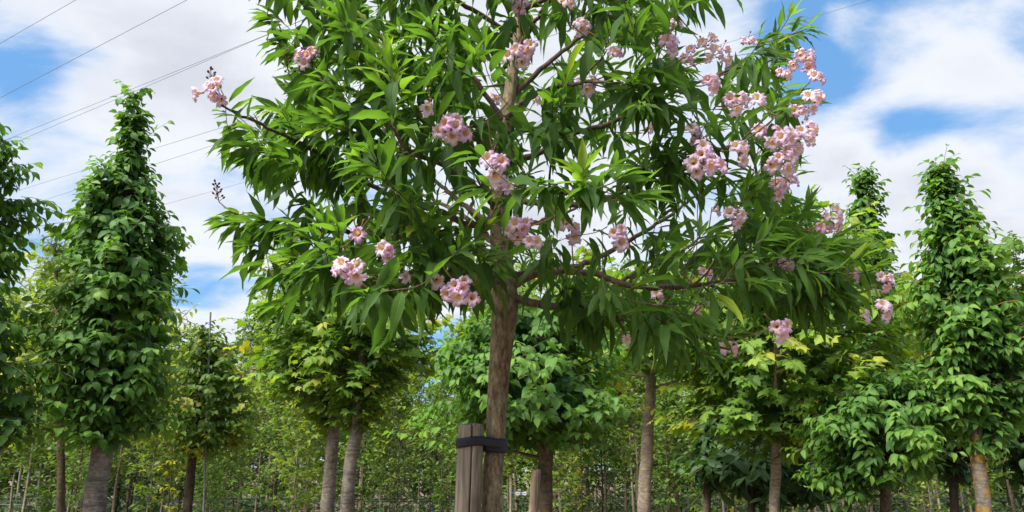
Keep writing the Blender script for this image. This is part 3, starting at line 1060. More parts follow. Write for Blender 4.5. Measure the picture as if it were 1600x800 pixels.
nodes_a = np.array(nodes)
for ci, (px, py, Y, spread, nf, nb) in enumerate(CLUST):
    c = np.array(at(px, py, Y))
    sc = spread * 1.2 * Y / F
    d = np.linalg.norm(nodes_a - c, axis=1) + np.maximum(0, c[1] - nodes_a[:, 1]) * 2
    p0 = nodes_a[int(np.argmin(d))]
    stalk = []
    outw = unit(np.array([*(c[:2] - axis), .0]) + 1e-6)
    hub = c + np.array([0, .025, .02]) if nf else c
    if np.linalg.norm(hub - p0) > .5:
        p0 = hub + np.array([0, .3, -.05])
    t = np.linspace(0, 1, 6)[:, None]
    mid = (p0 + hub) / 2 + np.array([0, 0, -.02])
    stalk.append(tube((1 - t) ** 2 * p0 + 2 * t * (1 - t) * mid + t * t * hub, np.linspace(.003, .002, 6), 5))
    root = None
    fl = []
    spike = nb >= 10
    for k in range(nf):
        a = k * 2.4 + random.uniform(-.3, .3)
        rr_ = math.sqrt((k + .5) / nf) * sc
        pos = c + np.array([math.cos(a) * rr_, -.02 - .02 * random.random() + rr_ * .5, math.sin(a) * rr_ * .9])
        face = unit(np.array([math.cos(a) * .55 + outw[0] * .4, -.75 + outw[1] * .2, math.sin(a) * .5 - .15]) + rng.normal(0, .18, 3))
        base = pos - face * .028
        q = np.linspace(0, 1, 4)[:, None]
        stalk.append(tube(hub * (1 - q) + base * q + np.array([0, 0, .01]) * q * (1 - q) * 4, np.full(4, .0013), 4))
        V, Q = ellipsoid(7, 4, .0034, .006)
        stalk.append((oriented(V, face, base - face * .003), Q))
        fl.append((base, face))
    if spike:
        up = unit(np.array([-.25, 0, 1.0])) if px < 500 else np.array([0, 0, 1.0])
        top = hub + up * .075
        stalk.append(tube(np.linspace(hub, top, 5), np.linspace(.002, .001, 5), 5))
    for k in range(nb):
        V, Q = ellipsoid(7, 5, .0042, .0058)
        if spike:
            f = k / nb
            a = k * 2.4
            p = hub + up * (.012 + f * .07) + np.array([math.cos(a), math.sin(a), 0]) * .014 * (1.1 - f * .75)
            dd_ = unit(np.array([math.cos(a), math.sin(a), 1.0]))
            stalk.append(tube(np.linspace(hub + up * f * .07, p, 3), np.full(3, .001), 4))
        else:
            p = hub + rng.normal(0, 1, 3) * np.array([.016, .012, .016]) + np.array([0, 0, .018])
            dd_ = unit(p - hub)
            stalk.append(tube(np.linspace(hub, p, 3), np.full(3, .0011), 4))
        stalk.append((oriented(V, dd_, p), Q))
    root = link('flower_cluster', mesh_np('flower_stalk', *join(stalk), MAT['bud'] if spike else MAT['calyx']), tree)
    for base, face in fl:
        o = bpy.data.objects.new('flower', FL[random.randrange(len(FL))])
        COL.objects.link(o)
        o.parent = root
        q = Vector(face).to_track_quat('Z', 'Y')
        s = random.uniform(.85, 1.25)
        roll = Matrix.Rotation(random.uniform(-.6, .6) - math.pi / 2, 4, 'Z')
        o.matrix_local = Matrix.Translation(Vector(base.tolist())) @ q.to_matrix().to_4x4() @ roll @ Matrix.Diagonal((s, s, s * random.uniform(.85, 1.05), 1))


# ------------------------------------------------------------------ stake and tie
def stake(px_top, py_top, px_bot, py_bot, Y, w_px, mat, crack, name, label):
    top = np.array(at(px_top, py_top, Y))
    b = np.array(at(px_bot, py_bot, Y))
    k = (b[2] + .3) / (top[2] - b[2])
    foot = b - (top - b) * k
    r = w_px * .5 * Y / F
    n = 40
    sides = 120
    V = []
    g = np.random.default_rng(5)
    ph = g.uniform(0, 6, 6)
    for i in range(n + 1):
        f = i / n
        p = foot * (1 - f) + top * f
        for s in range(sides):
            a = 2 * math.pi * s / sides
            rad = r * (1.06 - .06 * f) * (1 + .012 * math.sin(3 * a + ph[0] + f * 4) + .012 * math.sin(5 * a + ph[1] - f * 7) + .006 * math.sin(11 * a + f * 20))
            if crack:
                da = (a - (1.5 * math.pi + crack + .06 * math.sin(f * 9)) + math.pi) % (2 * math.pi) - math.pi
                rad *= 1 - .6 * math.exp(-(da / .045) ** 2) * min(1, .35 + f)
            V.append(p + np.array([math.cos(a) * rad, math.sin(a) * rad, 0]))
    Q = []
    for i in range(n):
        for s in range(sides):
            Q.append((i * sides + s, i * sides + (s + 1) % sides, (i + 1) * sides + (s + 1) % sides, (i + 1) * sides + s))
    # bevelled, slightly domed sawn top
    for dr, dz in ((.93, .006), (.5, .009), (.02, .010)):
        o0 = len(V)
        for s in range(sides):
            e = V[n * sides + s] - top
            V.append(top + e * dr + np.array([0, 0, dz + .003 * math.sin(s)]))
        for s in range(sides):
            Q.append((o0 - sides + s, o0 - sides + (s + 1) % sides, o0 + (s + 1) % sides, o0 + s))
    V = np.array(V)
    me = mesh_np(name, V - foot * np.array([1, 1, 0]), np.array(Q), mat)
    o = link(name, me)
    o.location = (foot[0], foot[1], 0)
    tag(o, label, 'stake')
    return top, foot, r


st_top, st_foot, st_r = stake(736, 667, 731, 800, 2.94, 39, MAT['stake'], .12, 'wooden_stake', 'thick cracked grey-brown wooden stake tied to the flowering tree trunk')
stake(838, 736, 833, 800, 6.1, 14, MAT['pale_stake'], 0, 'wooden_stake', 'pale wooden stake leaning beside the trunk of the dense dark green tree')


def tree_tie():
    def ring(zc, half, extra, circles, seed, name_h):
        g = np.random.default_rng(seed)
        pts = []
        for (cx, cy, r) in circles:
            for k in range(40):
                a = 2 * math.pi * k / 40
                pts.append((cx + (r + extra) * math.cos(a), cy + (r + extra) * math.sin(a)))
        pts = sorted(set(pts))

        def half_hull(p):
            h = []
            for q in p:
                while len(h) > 1 and (h[-1][0] - h[-2][0]) * (q[1] - h[-2][1]) - (h[-1][1] - h[-2][1]) * (q[0] - h[-2][0]) <= 0:
                    h.pop()
                h.append(q)
            return h[:-1]
        H = half_hull(pts) + half_hull(pts[::-1])
        H = np.array(H)
        # resample
        c = np.vstack([H, H[:1]])
        s = np.concatenate([[0], np.cumsum(np.linalg.norm(np.diff(c, axis=0), axis=1))])
        u = np.linspace(0, s[-1], 97)[:-1]
        X = np.interp(u, s, c[:, 0])
        Y = np.interp(u, s, c[:, 1])
        ctr = H.mean(0)
        th = .0035
        V = []
        for x, y in zip(X, Y):
            o = np.array([x, y]) - ctr
            o /= np.linalg.norm(o)
            sag = .004 * math.sin(x * 40)
            for dz, e in ((-half, 0), (-half, th), (-half * .5, th + .0012), (half * .5, th + .0012), (half, th), (half, 0)):
                V.append((x + o[0] * e, y + o[1] * e, zc + dz + sag))
        n, m = len(X), 6
        Q = [(i * m + k, ((i + 1) % n) * m + k, ((i + 1) % n) * m + (k + 1) % m, i * m + (k + 1) % m) for i in range(n) for k in range(m)]
        return np.array(V), np.array(Q)
    zt = at(750, 691, 2.93).z
    f = (zt - st_foot[2]) / (st_top[2] - st_foot[2])
    sc_ = st_foot + (st_top - st_foot) * f
    tr = tP[int(np.argmin(np.abs(tP[:, 2] - zt)))]
    outer = ring(zt, .017, .002, [(sc_[0], sc_[1], st_r), (tr[0], tr[1], .041)], 1, '')
    inner = ring(zt - .016, .019, .0, [(tr[0], tr[1], .0415), (tr[0] - .026, tr[1] - .012, .03)], 2, '')
    root = empty('tree_tie', (tr[0], tr[1], zt))
    tag(root, 'black rubber strap looped around the cracked stake and the trunk', 'strap')
    link('strap', mesh_np('strap', *outer, MAT['rubber']), root)
    link('inner_loop', mesh_np('inner_loop', *inner, MAT['rubber']), root)


tree_tie()


# ------------------------------------------------------------------ the other nursery trees
def grow(name, label, group, D, trunk, bark, profile, kind, mat, n_sprig, leaf_len, aspect, per, style='droop', tint0=2.5, tip_tint=1.6, hot=0.0, solo=150, limbs=12, depth_k=1.0, fill=.5, gaps=.0, seed=1,
         lumps=.5, back=.0, slim=.75):
    """one nursery tree: trunk, branchwork and a crown of leafy sprigs inside the outline given as (py, left px, right px) rows at distance D"""
    g = np.random.default_rng(seed)
    pr = []
    for py, xl, xr in profile:
        a, b = at(xl, py, D), at(xr, py, D)
        pr.append((a.z, (a.x + b.x) / 2, (b.x - a.x) / 2))
    pr.sort()
    zs = np.array([p[0] for p in pr])
    cx = np.array([p[1] for p in pr])
    rad = np.array([p[2] for p in pr])
    rad = np.maximum(rad - leaf_len * slim, rad * .3)
    T = [np.array(at(x, y, D)) for x, y, w in trunk]
    tr_ = [w * .5 * D / F for x, y, w in trunk]
    lean = (T[1] - T[0]) / (T[1][2] - T[0][2])
    foot = T[0] - lean * T[0][2]
    base = np.array([foot[0], D, -.03])
    P_, r_ = smooth_path([base] + T, [tr_[0] * 1.3] + tr_, .06)
    P_[:, :2] += g.normal(0, .003, (len(P_), 2))
    root = empty(name, (base[0], D, 0))
    tag(root, label, 'tree', group)
    link('trunk', mesh_np('trunk', *tube(P_, r_, 16, .09, seed), bark), root)
    work = []
    lv = Leaves(kind, mat)
    zlo, zhi = zs[0], zs[-1]
    # sprigs: more where the crown is wide
    zz = np.linspace(zlo, zhi, 200)
    wgt = np.interp(zz, zs, rad) + .05
    ph = g.uniform(0, 6.28, 6)
    ends = []
    for k in range(n_sprig):
        z = g.choice(zz, p=wgt / wgt.sum()) + g.normal(0, .02)
        z = min(max(z, zlo), zhi)
        c, r = np.interp(z, zs, cx), np.interp(z, zs, rad)
        th = g.uniform(0, 2 * math.pi)
        lump = 1 + lumps * (math.sin(th * 3 + ph[0] + z * 3.1) * .5 + math.sin(th * 5 + ph[1] - z * 5.3) * .35 + math.sin(z * 9 + ph[2] + th * 2) * .4)
        if gaps and math.sin(th * 4 + ph[3] + z * 6) + math.sin(z * 11 + ph[4] - th * 3) < -2 + 4 * gaps - .5 and g.random() < .8:
            continue
        long_ = g.random() < .11
        z += g.normal(0, .05)
        clump = g.normal(0, .8)
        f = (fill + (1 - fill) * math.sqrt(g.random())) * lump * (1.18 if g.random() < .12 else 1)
        p = np.array([c + r * f * math.cos(th), D + back + r * f * math.sin(th) * depth_k, z])
        out = unit(np.array([math.cos(th), math.sin(th), g.uniform(-.1, .55) + (.6 if z > zhi - .12 * (zhi - zlo) else 0)]) + g.normal(0, .2, 3))
        ln = leaf_len * g.uniform(1.6, 3.0)
        if long_ and f > .75:
            ln *= 1.7
            p = p + out * ln * .22
            clump += .8
        start = p - out * ln * .55
        end = p + out * ln * .45 + np.array([0, 0, -.12 * ln if style == 'droop' else .0])
        q = np.linspace(0, 1, 4)[:, None]
        path = start * (1 - q) + end * q + np.array([0, 0, 1.0]) * q * (1 - q) * ln * .25
        work.append(tube(path, np.linspace(.0035, .0015, 4) * (D / 7), 3))
        if len(ends) < limbs and f > .55 and g.random() < .25:
            ends.append(start)
        t = unit(end - start)
        e1 = unit(np.cross(t, np.array([0, 0, 1.0])))
        hotk = g.random() < hot
        for j in range(per):
            s = (j + .6) / per
            pp = path[0] * (1 - s) + path[3] * s + np.array([0, 0, 1.0]) * s * (1 - s) * ln * .25
            side = 1 if j % 2 else -1
            if style == 'whorl':
                a = j * 2.4
                dr = np.array([math.cos(a), math.sin(a), -.55 * g.uniform(.3, 1.6)]) + t * .6
            else:
                dr = t * (.55 + .5 * (s > .9)) + e1 * side * g.uniform(.6, 1.0) * (s < .9) + np.array([0, 0, -1]) * g.uniform(.15, .95)
            if style == 'flat':
                dr = t * .5 + e1 * side * .8 + np.array([0, 0, -1]) * g.uniform(.2, 1.2)
            nrm = np.array([0, 0, 1.0]) + out * .45 + g.normal(0, .45, 3)
            L_ = leaf_len * g.uniform(.65, 1.2) * (1 - .25 * (s > .85))
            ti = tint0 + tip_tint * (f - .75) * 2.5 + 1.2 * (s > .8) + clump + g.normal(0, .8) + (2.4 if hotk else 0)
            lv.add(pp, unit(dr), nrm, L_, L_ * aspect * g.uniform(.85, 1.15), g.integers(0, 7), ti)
    for e in ends:
        k = int(np.argmin(np.abs(P_[:, 2] - (e[2] - .35 * np.hypot(e[0] - base[0], e[1] - D)))))
        p0 = P_[k]
        q = np.linspace(0, 1, 6)[:, None]
        m = (p0 + e) / 2 + np.array([0, 0, -.05])
        work.append(tube((1 - q) ** 2 * p0 + 2 * q * (1 - q) * m + q * q * e, np.linspace(min(r_[k] * .5, .016), .004, 6), 6))
    o = link('branchwork', mesh_np('branchwork', *join(work), bark), root)
    tag(o, kind='stuff')
    lv.freeze()
    ALL.append((root, lv, solo))
    return root


A, MP, DK = MAT['ash_leaf'], MAT['maple_leaf'], MAT['dark_leaf']
G1 = 'nursery trees around the flowering tree'
grow('columnar_tree', 'tall dark green columnar tree with narrow top against the sky, grey trunk', G1, 6.0,
     [(148, 800, 33), (153, 750, 31), (161, 690, 29), (175, 560, 24), (195, 400, 18), (205, 260, 11), (209, 170, 5)], MAT['grey_bark'],
     [(152, 200, 226), (180, 182, 238), (225, 176, 240), (258, 176, 238), (275, 135, 248), (310, 112, 262), (360, 102, 275), (400, 95, 286), (470, 84, 276), (560, 74, 272), (630, 78, 262), (685, 112, 232)],
     'ovate', A, 988, 0.107, .52, 8, tint0=3.2, seed=11, solo=260, fill=.35, gaps=.22, slim=1.4, lumps=.5)
grow('leafy_tree', 'dark leafy tree cut off by the left picture edge', G1, 5.6, [(-70, 800, 32), (-66, 700, 30), (-60, 500, 22), (-50, 230, 8)], MAT['grey_bark'],
     [(185, -60, 8), (225, -110, 28), (300, -150, 48), (380, -165, 40), (430, -170, 22), (500, -185, 40), (570, -190, 72), (640, -180, 70), (700, -140, 40)], 'ovate', A, 806, 0.107, .5, 8, tint0=3.2, seed=12, solo=120, fill=.35, gaps=.22, slim=1.4, lumps=.5)
grow('light_tree', 'pale green open tree behind the columnar tree, at the left', G1, 9.5, [(95, 800, 12), (95, 700, 11), (90, 500, 8), (85, 380, 4)], MAT['brown_bark'],
     [(345, 80, 96), (385, 45, 130), (430, 20, 170), (500, 0, 300), (560, -10, 320), (620, 0, 300), (680, 30, 250)], 'ovate', MAT['whip_leaf'], 728, 0.112, .42, 7, tint0=3.6, seed=13, solo=60, fill=.2, gaps=.2)
grow('oak_tree', 'open tree with yellow-green tips and thin dark trunk right of the columnar tree', G1, 9.5, [(293, 800, 13), (299, 730, 13), (308, 640, 12), (316, 570, 9), (322, 520, 5)], MAT['dark_bark'],
     [(505, 308, 335), (530, 290, 365), (570, 272, 392), (620, 258, 404), (660, 252, 398), (705, 270, 360)], 'ovate', MAT['oak_leaf'], 390, 0.112, .5, 7, tint0=3.2, tip_tint=2.2, hot=.08, seed=14, solo=90, fill=.3, gaps=.2, lumps=.4)
grow('maple_tree', 'maple with slender pale trunk, left one of the two close together', G1, 8.2, [(512, 800, 20), (517, 720, 19), (526, 635, 17), (530, 540, 11), (528, 470, 6)], MAT['grey_bark'],
     [(430, 440, 560), (480, 410, 600), (530, 395, 600), (580, 395, 570), (620, 440, 555), (655, 485, 535)], 'maple', MP, 300, .125, .95, 6, tint0=2.7, tip_tint=1.5, hot=.05, seed=15, solo=200, fill=.3, gaps=.15)
grow('maple_tree', 'maple with lichened brown trunk, right one of the two close together', G1, 7.7, [(541, 800, 21), (546, 740, 20), (556, 670, 18), (562, 590, 12), (570, 500, 6)], MAT['grey_bark'],
     [(455, 520, 660), (500, 490, 690), (545, 490, 690), (585, 495, 640), (625, 505, 612), (662, 530, 590)], 'maple', MP, 300, .12, .95, 6, tint0=3.0, tip_tint=1.5, hot=.06, seed=16, solo=200, fill=.3, gaps=.1)
grow('dense_tree', 'dense dark green rounded tree right behind the flowering tree trunk', G1, 6.4, [(851, 800, 23), (852, 730, 21), (853, 680, 20), (848, 600, 15), (840, 520, 8)], MAT['brown_bark'],
     [(470, 770, 880), (505, 715, 925), (560, 690, 950), (610, 682, 972), (650, 695, 980), (690, 745, 935)], 'ovate', A, 676, 0.107, .55, 8, tint0=3.0, seed=17, solo=240, fill=.3)
grow('maple_tree', 'maple with thin straight bare trunk between the dense tree and the broad maple', G1, 8.0, [(1006, 800, 19), (1011, 700, 18), (1017, 600, 16), (1019, 540, 13), (1024, 450, 7)], MAT['pale_bark'],
     [(400, 930, 1130), (450, 885, 1170), (510, 870, 1180), (550, 870, 1150), (590, 880, 975), (630, 900, 960)], 'maple', MP, 300, .125, .95, 6, tint0=3.2, tip_tint=1.5, hot=.06, seed=18, solo=160, fill=.3, gaps=.3)
grow('broad_maple', 'broad maple with large lobed leaves and yellow tips, pale ringed trunk', G1, 7.3, [(1210, 800, 15), (1212, 720, 15), (1213, 650, 14), (1214, 520, 10), (1218, 400, 5)], MAT['pale_bark'],
     [(350, 1150, 1300), (410, 1110, 1370), (480, 1075, 1400), (550, 1050, 1405), (610, 1050, 1390), (655, 1075, 1340), (690, 1130, 1290)], 'maple', MP, 620, .135, .95, 6, tint0=3.0, tip_tint=1.8, hot=.10, seed=19, solo=260, fill=.25, gaps=.1)
grow('drooping_tree', 'small tree with large dark hanging leaves behind the ringed maple trunk', G1, 10.0, [(1174, 800, 11), (1173, 740, 11), (1170, 680, 9), (1170, 650, 4)], MAT['dark_bark'],
     [(640, 1130, 1250), (680, 1095, 1320), (720, 1090, 1330), (755, 1105, 1325), (778, 1150, 1300)], 'big', DK, 190, .24, .38, 7, style='whorl', tint0=2.6, tip_tint=1, seed=20, solo=100, fill=.2)
grow('drooping_tree', 'narrow sapling with dark hanging leaves and stout pale stem, left of the drooping tree', G1, 10.6, [(1104, 800, 11), (1106, 750, 10), (1110, 690, 5)], MAT['brown_bark'],
     [(655, 1098, 1130), (690, 1080, 1150), (725, 1080, 1145), (752, 1090, 1130)], 'big', DK, 60, .24, .38, 7, style='whorl', tint0=3.0, tip_tint=1, seed=21, solo=50, fill=.2)
grow('low_tree', 'bright green low-branched tree with drooping leaflets, between broad maple and lichened trunk', G1, 6.3, [(1384, 800, 15), (1384, 750, 15), (1384, 690, 13), (1384, 620, 6)], MAT['brown_bark'],
     [(590, 1335, 1430), (625, 1285, 1475), (670, 1262, 1490), (715, 1268, 1465), (748, 1285, 1400), (768, 1300, 1360)], 'ovate', A, 546, 0.103, .40, 9, tint0=3.6, seed=22, solo=240, fill=.3)
grow('columnar_tree', 'tall green tree with orange-lichened trunk near the right edge', G1, 6.0, [(1537, 800, 22), (1531, 740, 21), (1525, 680, 20), (1512, 560, 16), (1498, 420, 11), (1478, 290, 5)], MAT['lichen_bark'],
     [(258, 1460, 1478), (295, 1438, 1510), (335, 1430, 1535), (380, 1428, 1560), (430, 1420, 1585), (480, 1420, 1605), (540, 1435, 1625), (600, 1455, 1630), (650, 1480, 1605), (695, 1505, 1565)],
     'ovate', A, 910, 0.107, .45, 8, tint0=3.9, seed=23, solo=260, fill=.3, gaps=.22, slim=1.4, lumps=.5)
grow('columnar_tree', 'narrow green tree rising behind the crown of the flowering tree at its right', G1, 8.6, [(1326, 800, 11), (1328, 700, 11), (1335, 500, 8), (1348, 310, 4)], MAT['dark_bark'],
     [(268, 1338, 1368), (300, 1320, 1384), (350, 1312, 1392), (400, 1315, 1400), (480, 1305, 1410), (560, 1305, 1425), (640, 1320, 1415)], 'ovate', A, 546, 0.112, .5, 8, tint0=3.4, seed=24, solo=110, fill=.3, gaps=.22, slim=1.4, lumps=.5)
grow('dark_tree', 'very dark leafy tree behind the orange-lichened trunk', G1, 8.8, [(1491, 800, 13), (1490, 700, 12), (1490, 620, 6)], MAT['dark_bark'],
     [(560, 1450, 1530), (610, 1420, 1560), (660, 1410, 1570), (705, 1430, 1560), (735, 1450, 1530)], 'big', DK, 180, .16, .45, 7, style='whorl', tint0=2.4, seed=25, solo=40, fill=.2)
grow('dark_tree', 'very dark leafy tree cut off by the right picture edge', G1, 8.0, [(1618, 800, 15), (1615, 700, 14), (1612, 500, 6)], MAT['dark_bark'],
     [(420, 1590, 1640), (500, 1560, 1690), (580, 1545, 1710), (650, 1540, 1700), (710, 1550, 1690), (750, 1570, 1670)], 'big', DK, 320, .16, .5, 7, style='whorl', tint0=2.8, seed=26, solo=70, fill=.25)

finish_leaves()


# ------------------------------------------------------------------ young trees in the far rows
def make_young(seed, H, clear, width, leafmat, barkmat, leaf=.15, n=330, tint0=3.0, hot=.08, col=False):
    """meshes of one slender nursery tree at the origin"""
    g = np.random.default_rng(seed)
    z = np.linspace(0, H * .97, 12)
    P_ = np.stack([g.normal(0, .02, 12).cumsum() * .6, g.normal(0, .02, 12).cumsum() * .6, z], -1)
    P_[0, :2] = 0
    P_[0, 2] = -.03
    stem = mesh_np('trunk', *tube(P_, np.linspace(.030, .006, 12), 7, .08, seed), barkmat)
    lv = Leaves('diamond', leafmat)
    work = []
    for k in range(n // 9):
        f = g.random() ** .8
        zz = clear + (H - clear) * f
        w = width * (1 - f) ** .38 * min(1, .35 + f * 3.5) + .06
        th = g.uniform(0, 6.28)
        c = np.array([np.interp(zz, P_[:, 2], P_[:, 0]), np.interp(zz, P_[:, 2], P_[:, 1]), zz])
        d = np.array([math.cos(th), math.sin(th), g.uniform(.2, 1.0)])
        ln = w * g.uniform(.6, 1.15)
        e = c + d * ln
        work.append(tube(np.linspace(c, e, 3), np.array([.006, .004, .002]), 3))
        hk = g.random() < hot
        for j in range(9):
            s = g.uniform(.25, 1.05)
            a = g.uniform(0, 6.28)
            dr = d * .5 + np.array([math.cos(a), math.sin(a), g.uniform(-.9, .3)])
            L_ = leaf * g.uniform(.7, 1.3)
            lv.add(c + (e - c) * s + g.normal(0, .03, 3), dr, np.array([0, 0, 1.0]) + g.normal(0, .5, 3), L_, L_ * g.uniform(.4, .6), g.integers(0, 3), tint0 + f * 1.2 + g.normal(0, 1.1) + (2.5 if hk else 0))
    lv.freeze()
    bw = mesh_np('branchwork', *join(work), barkmat)
    return stem, lv.mesh('crown'), bw


YK = {  # kind: (meshes, label, group)
    'whip': ([make_young(300 + i, H, c, w, MAT['whip_leaf'], MAT['pale_bark'], n=n) for i, (H, c, w, n) in enumerate(((5.0, 1.4, .8, 1450), (4.6, 1.2, .85, 1450), (5.5, 1.5, .75, 1450), (4.3, 1.2, .85, 1350), (4.8, 1.3, .9, 1450)))],
             'slender young yellow-green tree on a thin pale stem in the far rows', 'young yellow-green trees in the far rows'),
    'green': ([make_young(320 + i, H, c, w, MAT['green_leaf'], MAT['brown_bark'], leaf=.13, n=n, tint0=3.0) for i, (H, c, w, n) in enumerate(((4.8, 1.2, .7, 1250), (5.3, 1.3, .75, 1250), (4.2, 1.0, .7, 1100), (5.7, 1.3, .8, 1350)))],
              'slender young mid-green tree on a thin brown stem in the far rows', 'young mid-green trees in the far rows'),
    'deep': ([make_young(340 + i, H, c, w, MAT['under_leaf'], MAT['dark_bark'], leaf=.12, n=n, tint0=3.4) for i, (H, c, w, n) in enumerate(((3.6, .4, .65, 800), (4.2, .5, .7, 900), (3.2, .3, .7, 800)))],
             'young dark green bushy tree between the far rows', 'young dark trees in the far rows'),
}


def place_young(kind, i, x, y, rz, s, label=None, group=None, name='young_tree'):
    meshes, lab, grp = YK[kind]
    st, cr, bw = meshes[i % len(meshes)]
    root = bpy.data.objects.new(name, None)
    COL.objects.link(root)
    root.location = (x, y, 0)
    root.rotation_euler = (0, 0, rz)
    root.scale = (s, s, s)
    tag(root, label or lab, 'young tree', group or grp)
    for nm, me in (('trunk', st), ('branchwork', bw), ('crown', cr)):
        o = bpy.data.objects.new(nm, me)
        COL.objects.link(o)
        o.parent = root
        if nm != 'trunk':
            o['kind'] = 'stuff'
    return root


kinds = {'whip': 0, 'green': 0, 'deep': 0}
MARKS = [(-999, 'left picture edge'), (150, 'grey columnar trunk'), (295, 'thin dark trunk'), (527, 'paired maples'), (770, 'flowering tree'), (851, 'dense tree'), (1006, 'bare straight trunk'),
         (1210, 'ringed maple trunk'), (1384, 'low tree'), (1537, 'orange-lichened trunk'), (9999, 'right picture edge')]
COUNT = {}
ORD = ('first', 'second', 'third', 'fourth', 'fifth', 'sixth', 'seventh', 'eighth', 'ninth', 'tenth', 'eleventh', 'twelfth')


def row_label(kind, row, px):
    if row > 3:
        return None
    g = max(i for i, m in enumerate(MARKS) if m[0] <= px)
    key = (kind, row, g)
    COUNT[key] = COUNT.get(key, 0) + 1
    c = {'whip': 'yellow-green', 'green': 'mid-green', 'deep': 'dark bushy'}[kind]
    return '%s %s young tree in %s row, between %s and %s' % (ORD[COUNT[key] - 1], c, ('nearest', 'second', 'third', 'fourth')[row], MARKS[g][1], MARKS[g + 1][1])


for row, (Y, step) in enumerate(((11.5, 1.1), (13.3, .85), (15.5, .85), (18.5, .85), (22.0, .9), (26.5, 1.05), (32, 1.3))):
    half = Y * .70 + 1.0
    x = -half + random.uniform(0, step)
    while x < half:
        px = 800 + F * x / Y
        skip = False
        if row == 0 and (500 < px < 700 or 930 < px < 1060 or random.random() < .25):
            skip = True
        if not skip:
            k = random.choices(('whip', 'green', 'deep'), ((.50, .32, .18), (.46, .36, .18), (.45, .37, .18), (.4, .4, .2), (.35, .4, .25), (.3, .4, .3), (.2, .4, .4))[row])[0]
            s = random.uniform(.80, 1.08) * (.66, .84, 1.04, 1.22, 1.42, 1.55, 1.65)[row]
            if 600 < px < 720:
                s *= .70
            if 250 < px < 430:
                s *= .80
            place_young(k, kinds[k], x + random.uniform(-.1, .1), Y + random.uniform(-.35, .35), random.uniform(0, 6.28), s, row_label(k, row, px))
            kinds[k] += 1
        x += step * random.uniform(.75, 1.3)
YK['yellow'] = ([make_young(360, 3.2, 1.0, .35, MAT['yellow_leaf'], MAT['brown_bark'], leaf=.12, n=200, tint0=3)], '', '')
for px, Y, s, lab in ((908, 14.5, .72, 'bright yellow-leaved sapling between the dense tree and the bare straight trunk'),
                      (1132, 13.0, .62, 'small golden-tipped sapling left of the ringed maple trunk'), (1142, 16.0, .9, 'taller golden-tipped sapling behind the small golden one'),
                      (270, 13, .72, 'yellow-leaved sapling beside the thin dark trunk')):
    place_young('yellow', 0, at(px, 735, Y).x, Y, px, s, lab, 'golden saplings')


# ------------------------------------------------------------------ low growth, far wood
def scatter(name, n, xr, yr, zf, leaf, mat, label, cat, seed, tint0=3):
    g = np.random.default_rng(seed)
    lv = Leaves('diamond', mat)
    for k in range(n):
        y = g.uniform(*yr)
        x = g.uniform(-1, 1) * y * xr
        h = zf(x, y, g)
        if h is None:
            continue
        a = g.uniform(0, 6.28)
        L_ = leaf * g.uniform(.5, 1.3)
        lv.add((x, y, h), (math.cos(a), math.sin(a), g.uniform(-.6, .9)), (g.normal(0, .5), g.normal(0, .5) - .2, 1), L_, L_ * g.uniform(.35, .6), g.integers(0, 3), tint0 + g.normal(0, 1.5))
    lv.freeze()
    o = link(name, lv.mesh(name))
    tag(o, label, cat, kind='stuff')


def low(x, y, g):
    top = .55 + .30 * math.sin(x * .9 + y) * math.sin(y * 1.7 - x * .4) + .25 * math.sin(x * 2.7 + 1.3 * y)
    if top < .12 or (-8 < x < -2.0 and y > 24 and g.random() < .6):
        return None
    return g.uniform(0.02, 1) * top


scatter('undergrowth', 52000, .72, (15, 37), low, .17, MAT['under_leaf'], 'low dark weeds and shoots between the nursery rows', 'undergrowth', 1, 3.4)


def wood(x, y, g):
    top = 4.6 + .9 * math.sin(x * .45) + .6 * math.sin(x * 1.3 + 2) + .35 * math.sin(x * 3.1)
    return top * g.random() ** .8


scatter('far_wood', 60000, .80, (40, 45), wood, .45, MAT['green_leaf'], 'dense green mass of far trees behind the nursery rows', 'far wood', 2, 2.2)


# ------------------------------------------------------------------ wires
def wire(name, pts, r, mat, label, cat, group=None):
    P_, r_ = smooth_path([tuple(p) for p in pts], [r] * len(pts), 1.5)
    o = link(name, mesh_np(name, *tube(P_, r_, 6), mat))
    tag(o, label, cat, group)
    return o


def power(a, b, Ya, Yb, label, r=.011, sag=.0, ext=(60, 40)):
    p, q = np.array(at(*a, Ya)), np.array(at(*b, Yb))
    d = unit(q - p)
    n = 9
    L0 = np.linalg.norm(q - p)
    S = np.linspace(-ext[0], L0 + ext[1], n)
    pts = [p + d * s + np.array([0, 0, sag * ((s - L0 / 2) ** 2 - (L0 / 2) ** 2) / (L0 / 2) ** 2]) for s in S]
    wire('power_line', pts, r, MAT['wire'], label, 'power line', 'overhead wires crossing the sky')


power((0, 68), (118, 0), 46, 42, 'overhead wire cutting the top left corner, highest of the wires', .014)
power((0, 153), (292, 0), 48, 38, 'overhead wire second from the top left corner', .014)
power((20, 214), (400, 61), 52, 38, 'upper wire of the close pair passing above the columnar tree', .012)
power((20, 224), (400, 62), 53, 38.5, 'lower wire of the close pair passing above the columnar tree', .012)
power((60, 288), (335, 203), 58, 42, 'overhead wire passing behind the columnar tree just under its narrow top', .012)
power((40, 322), (330, 228), 60, 44, 'overhead wire passing behind the upper middle of the columnar tree', .012)
power((45, 377), (1360, 0), 64, 36, 'lowest overhead wire, reappearing at the upper right of the flowering crown', .012, sag=.25)

for k, (py, Y) in enumerate(((779, 19.5), (785, 23.5))):
    p, q = at(-200, py + 4, Y), at(1800, py - 6, Y)
    wire('fence_wire', [p, (p + q) / 2 + Vector((0, 0, -.05)), q], .0035, MAT['fence_wire'], ('upper' if k == 0 else 'lower') + ' thin pale fence wire strung low across the far rows', 'wire')


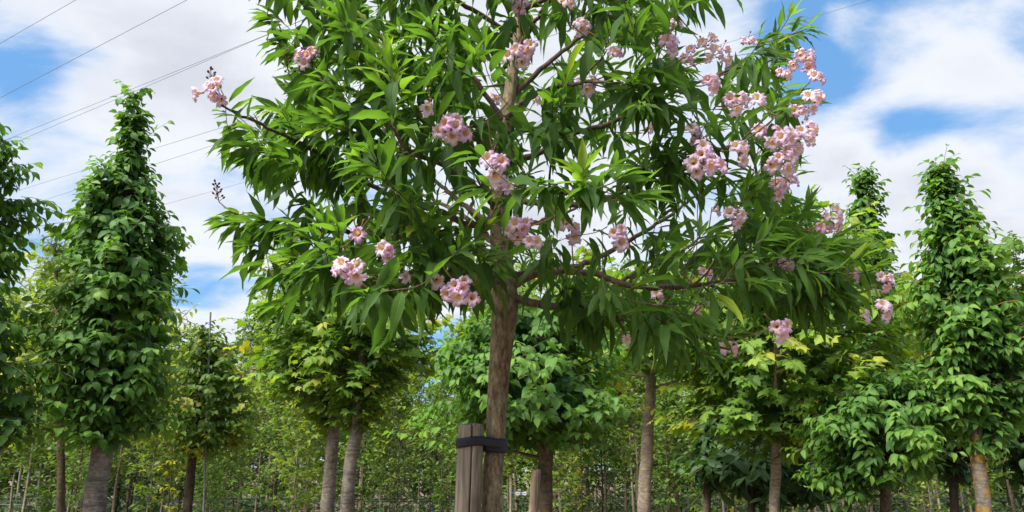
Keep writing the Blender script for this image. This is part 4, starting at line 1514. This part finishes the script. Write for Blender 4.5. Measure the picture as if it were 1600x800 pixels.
def wing_tag():
    c = at(814, 771, 9.0)
    root = empty('wire_tag', c)
    tag(root, 'small white plastic tag hanging left of the pale leaning stake', 'tag')
    for s in (-1, 1):
        V = np.array([(0, 0, -.012), (s * .05, 0, -.022), (s * .075, 0, 0), (s * .05, 0, .022), (0, 0, .012)])
        V2 = np.vstack([V + np.array(c), V + np.array(c) + np.array([0, .006, 0])])
        T = [(0, 1, 2), (0, 2, 3), (0, 3, 4), (5, 7, 6), (5, 8, 7), (5, 9, 8)]
        for k in range(5):
            T += [(k, (k + 1) % 5, 5 + (k + 1) % 5), (k, 5 + (k + 1) % 5, 5 + k)]
        link('wing', mesh_np('wing', V2, np.array(T), MAT['white_plastic'], smooth=False), root)
    V, Q = tube(np.array([c + Vector((0, 0, -.03)), c, c + Vector((0, 0, .03))]), np.array([.006, .008, .006]), 8)
    link('clip', mesh_np('clip', V, Q, MAT['wire']), root)
    P_ = [at(796, 770, 9.0), c, at(836, 770, 9.0)]
    V, Q = tube(np.array(P_), np.full(3, .003), 5)
    link('cord', mesh_np('cord', V, Q, MAT['fence_wire']), root)


wing_tag()


def marker():
    c = at(675, 800, 20.0)
    root = empty('marker_stick', (c.x, 20.0, 0))
    tag(root, 'small teal plastic marker stick low in the far row left of the thick stake', 'marker')
    z1 = at(675, 786, 20).z
    V, Q = tube(np.array([(c.x, 20, -.02), (c.x, 20, z1 * .6), (c.x, 20, z1)]), np.array([.02, .02, .016]), 8)
    link('stick', mesh_np('stick', V, Q, MAT['teal_plastic']), root)
    V, Q = tube(np.array([(c.x - .06, 20, z1 - .12), (c.x, 20, z1 - .11), (c.x + .08, 20, z1 - .12)]), np.array([.012, .018, .012]), 8)
    link('crossbar', mesh_np('crossbar', V, Q, MAT['teal_plastic']), root)


marker()


def cane():
    b, t = at(318, 800, 9.3), at(329, 488, 9.3)
    d = (t - b) / (t.z - b.z)
    foot = b - d * (b.z + .03)
    n = 24
    P_ = [np.array(foot + (t - foot) * (i / n)) for i in range(n + 1)]
    r_ = [.0135 * (1 + (.18 if i % 4 == 0 else 0)) * (1 - .25 * i / n) for i in range(n + 1)]
    V, Q = tube(np.array(P_), np.array(r_), 8)
    V = V - np.array([foot.x, foot.y, 0])
    o = link('bamboo_cane', mesh_np('bamboo_cane', V, Q, MAT['cane']))
    o.location = (foot.x, foot.y, 0)
    tag(o, 'tall thin grey cane sticking up above the yellow-tipped open tree', 'cane')


cane()
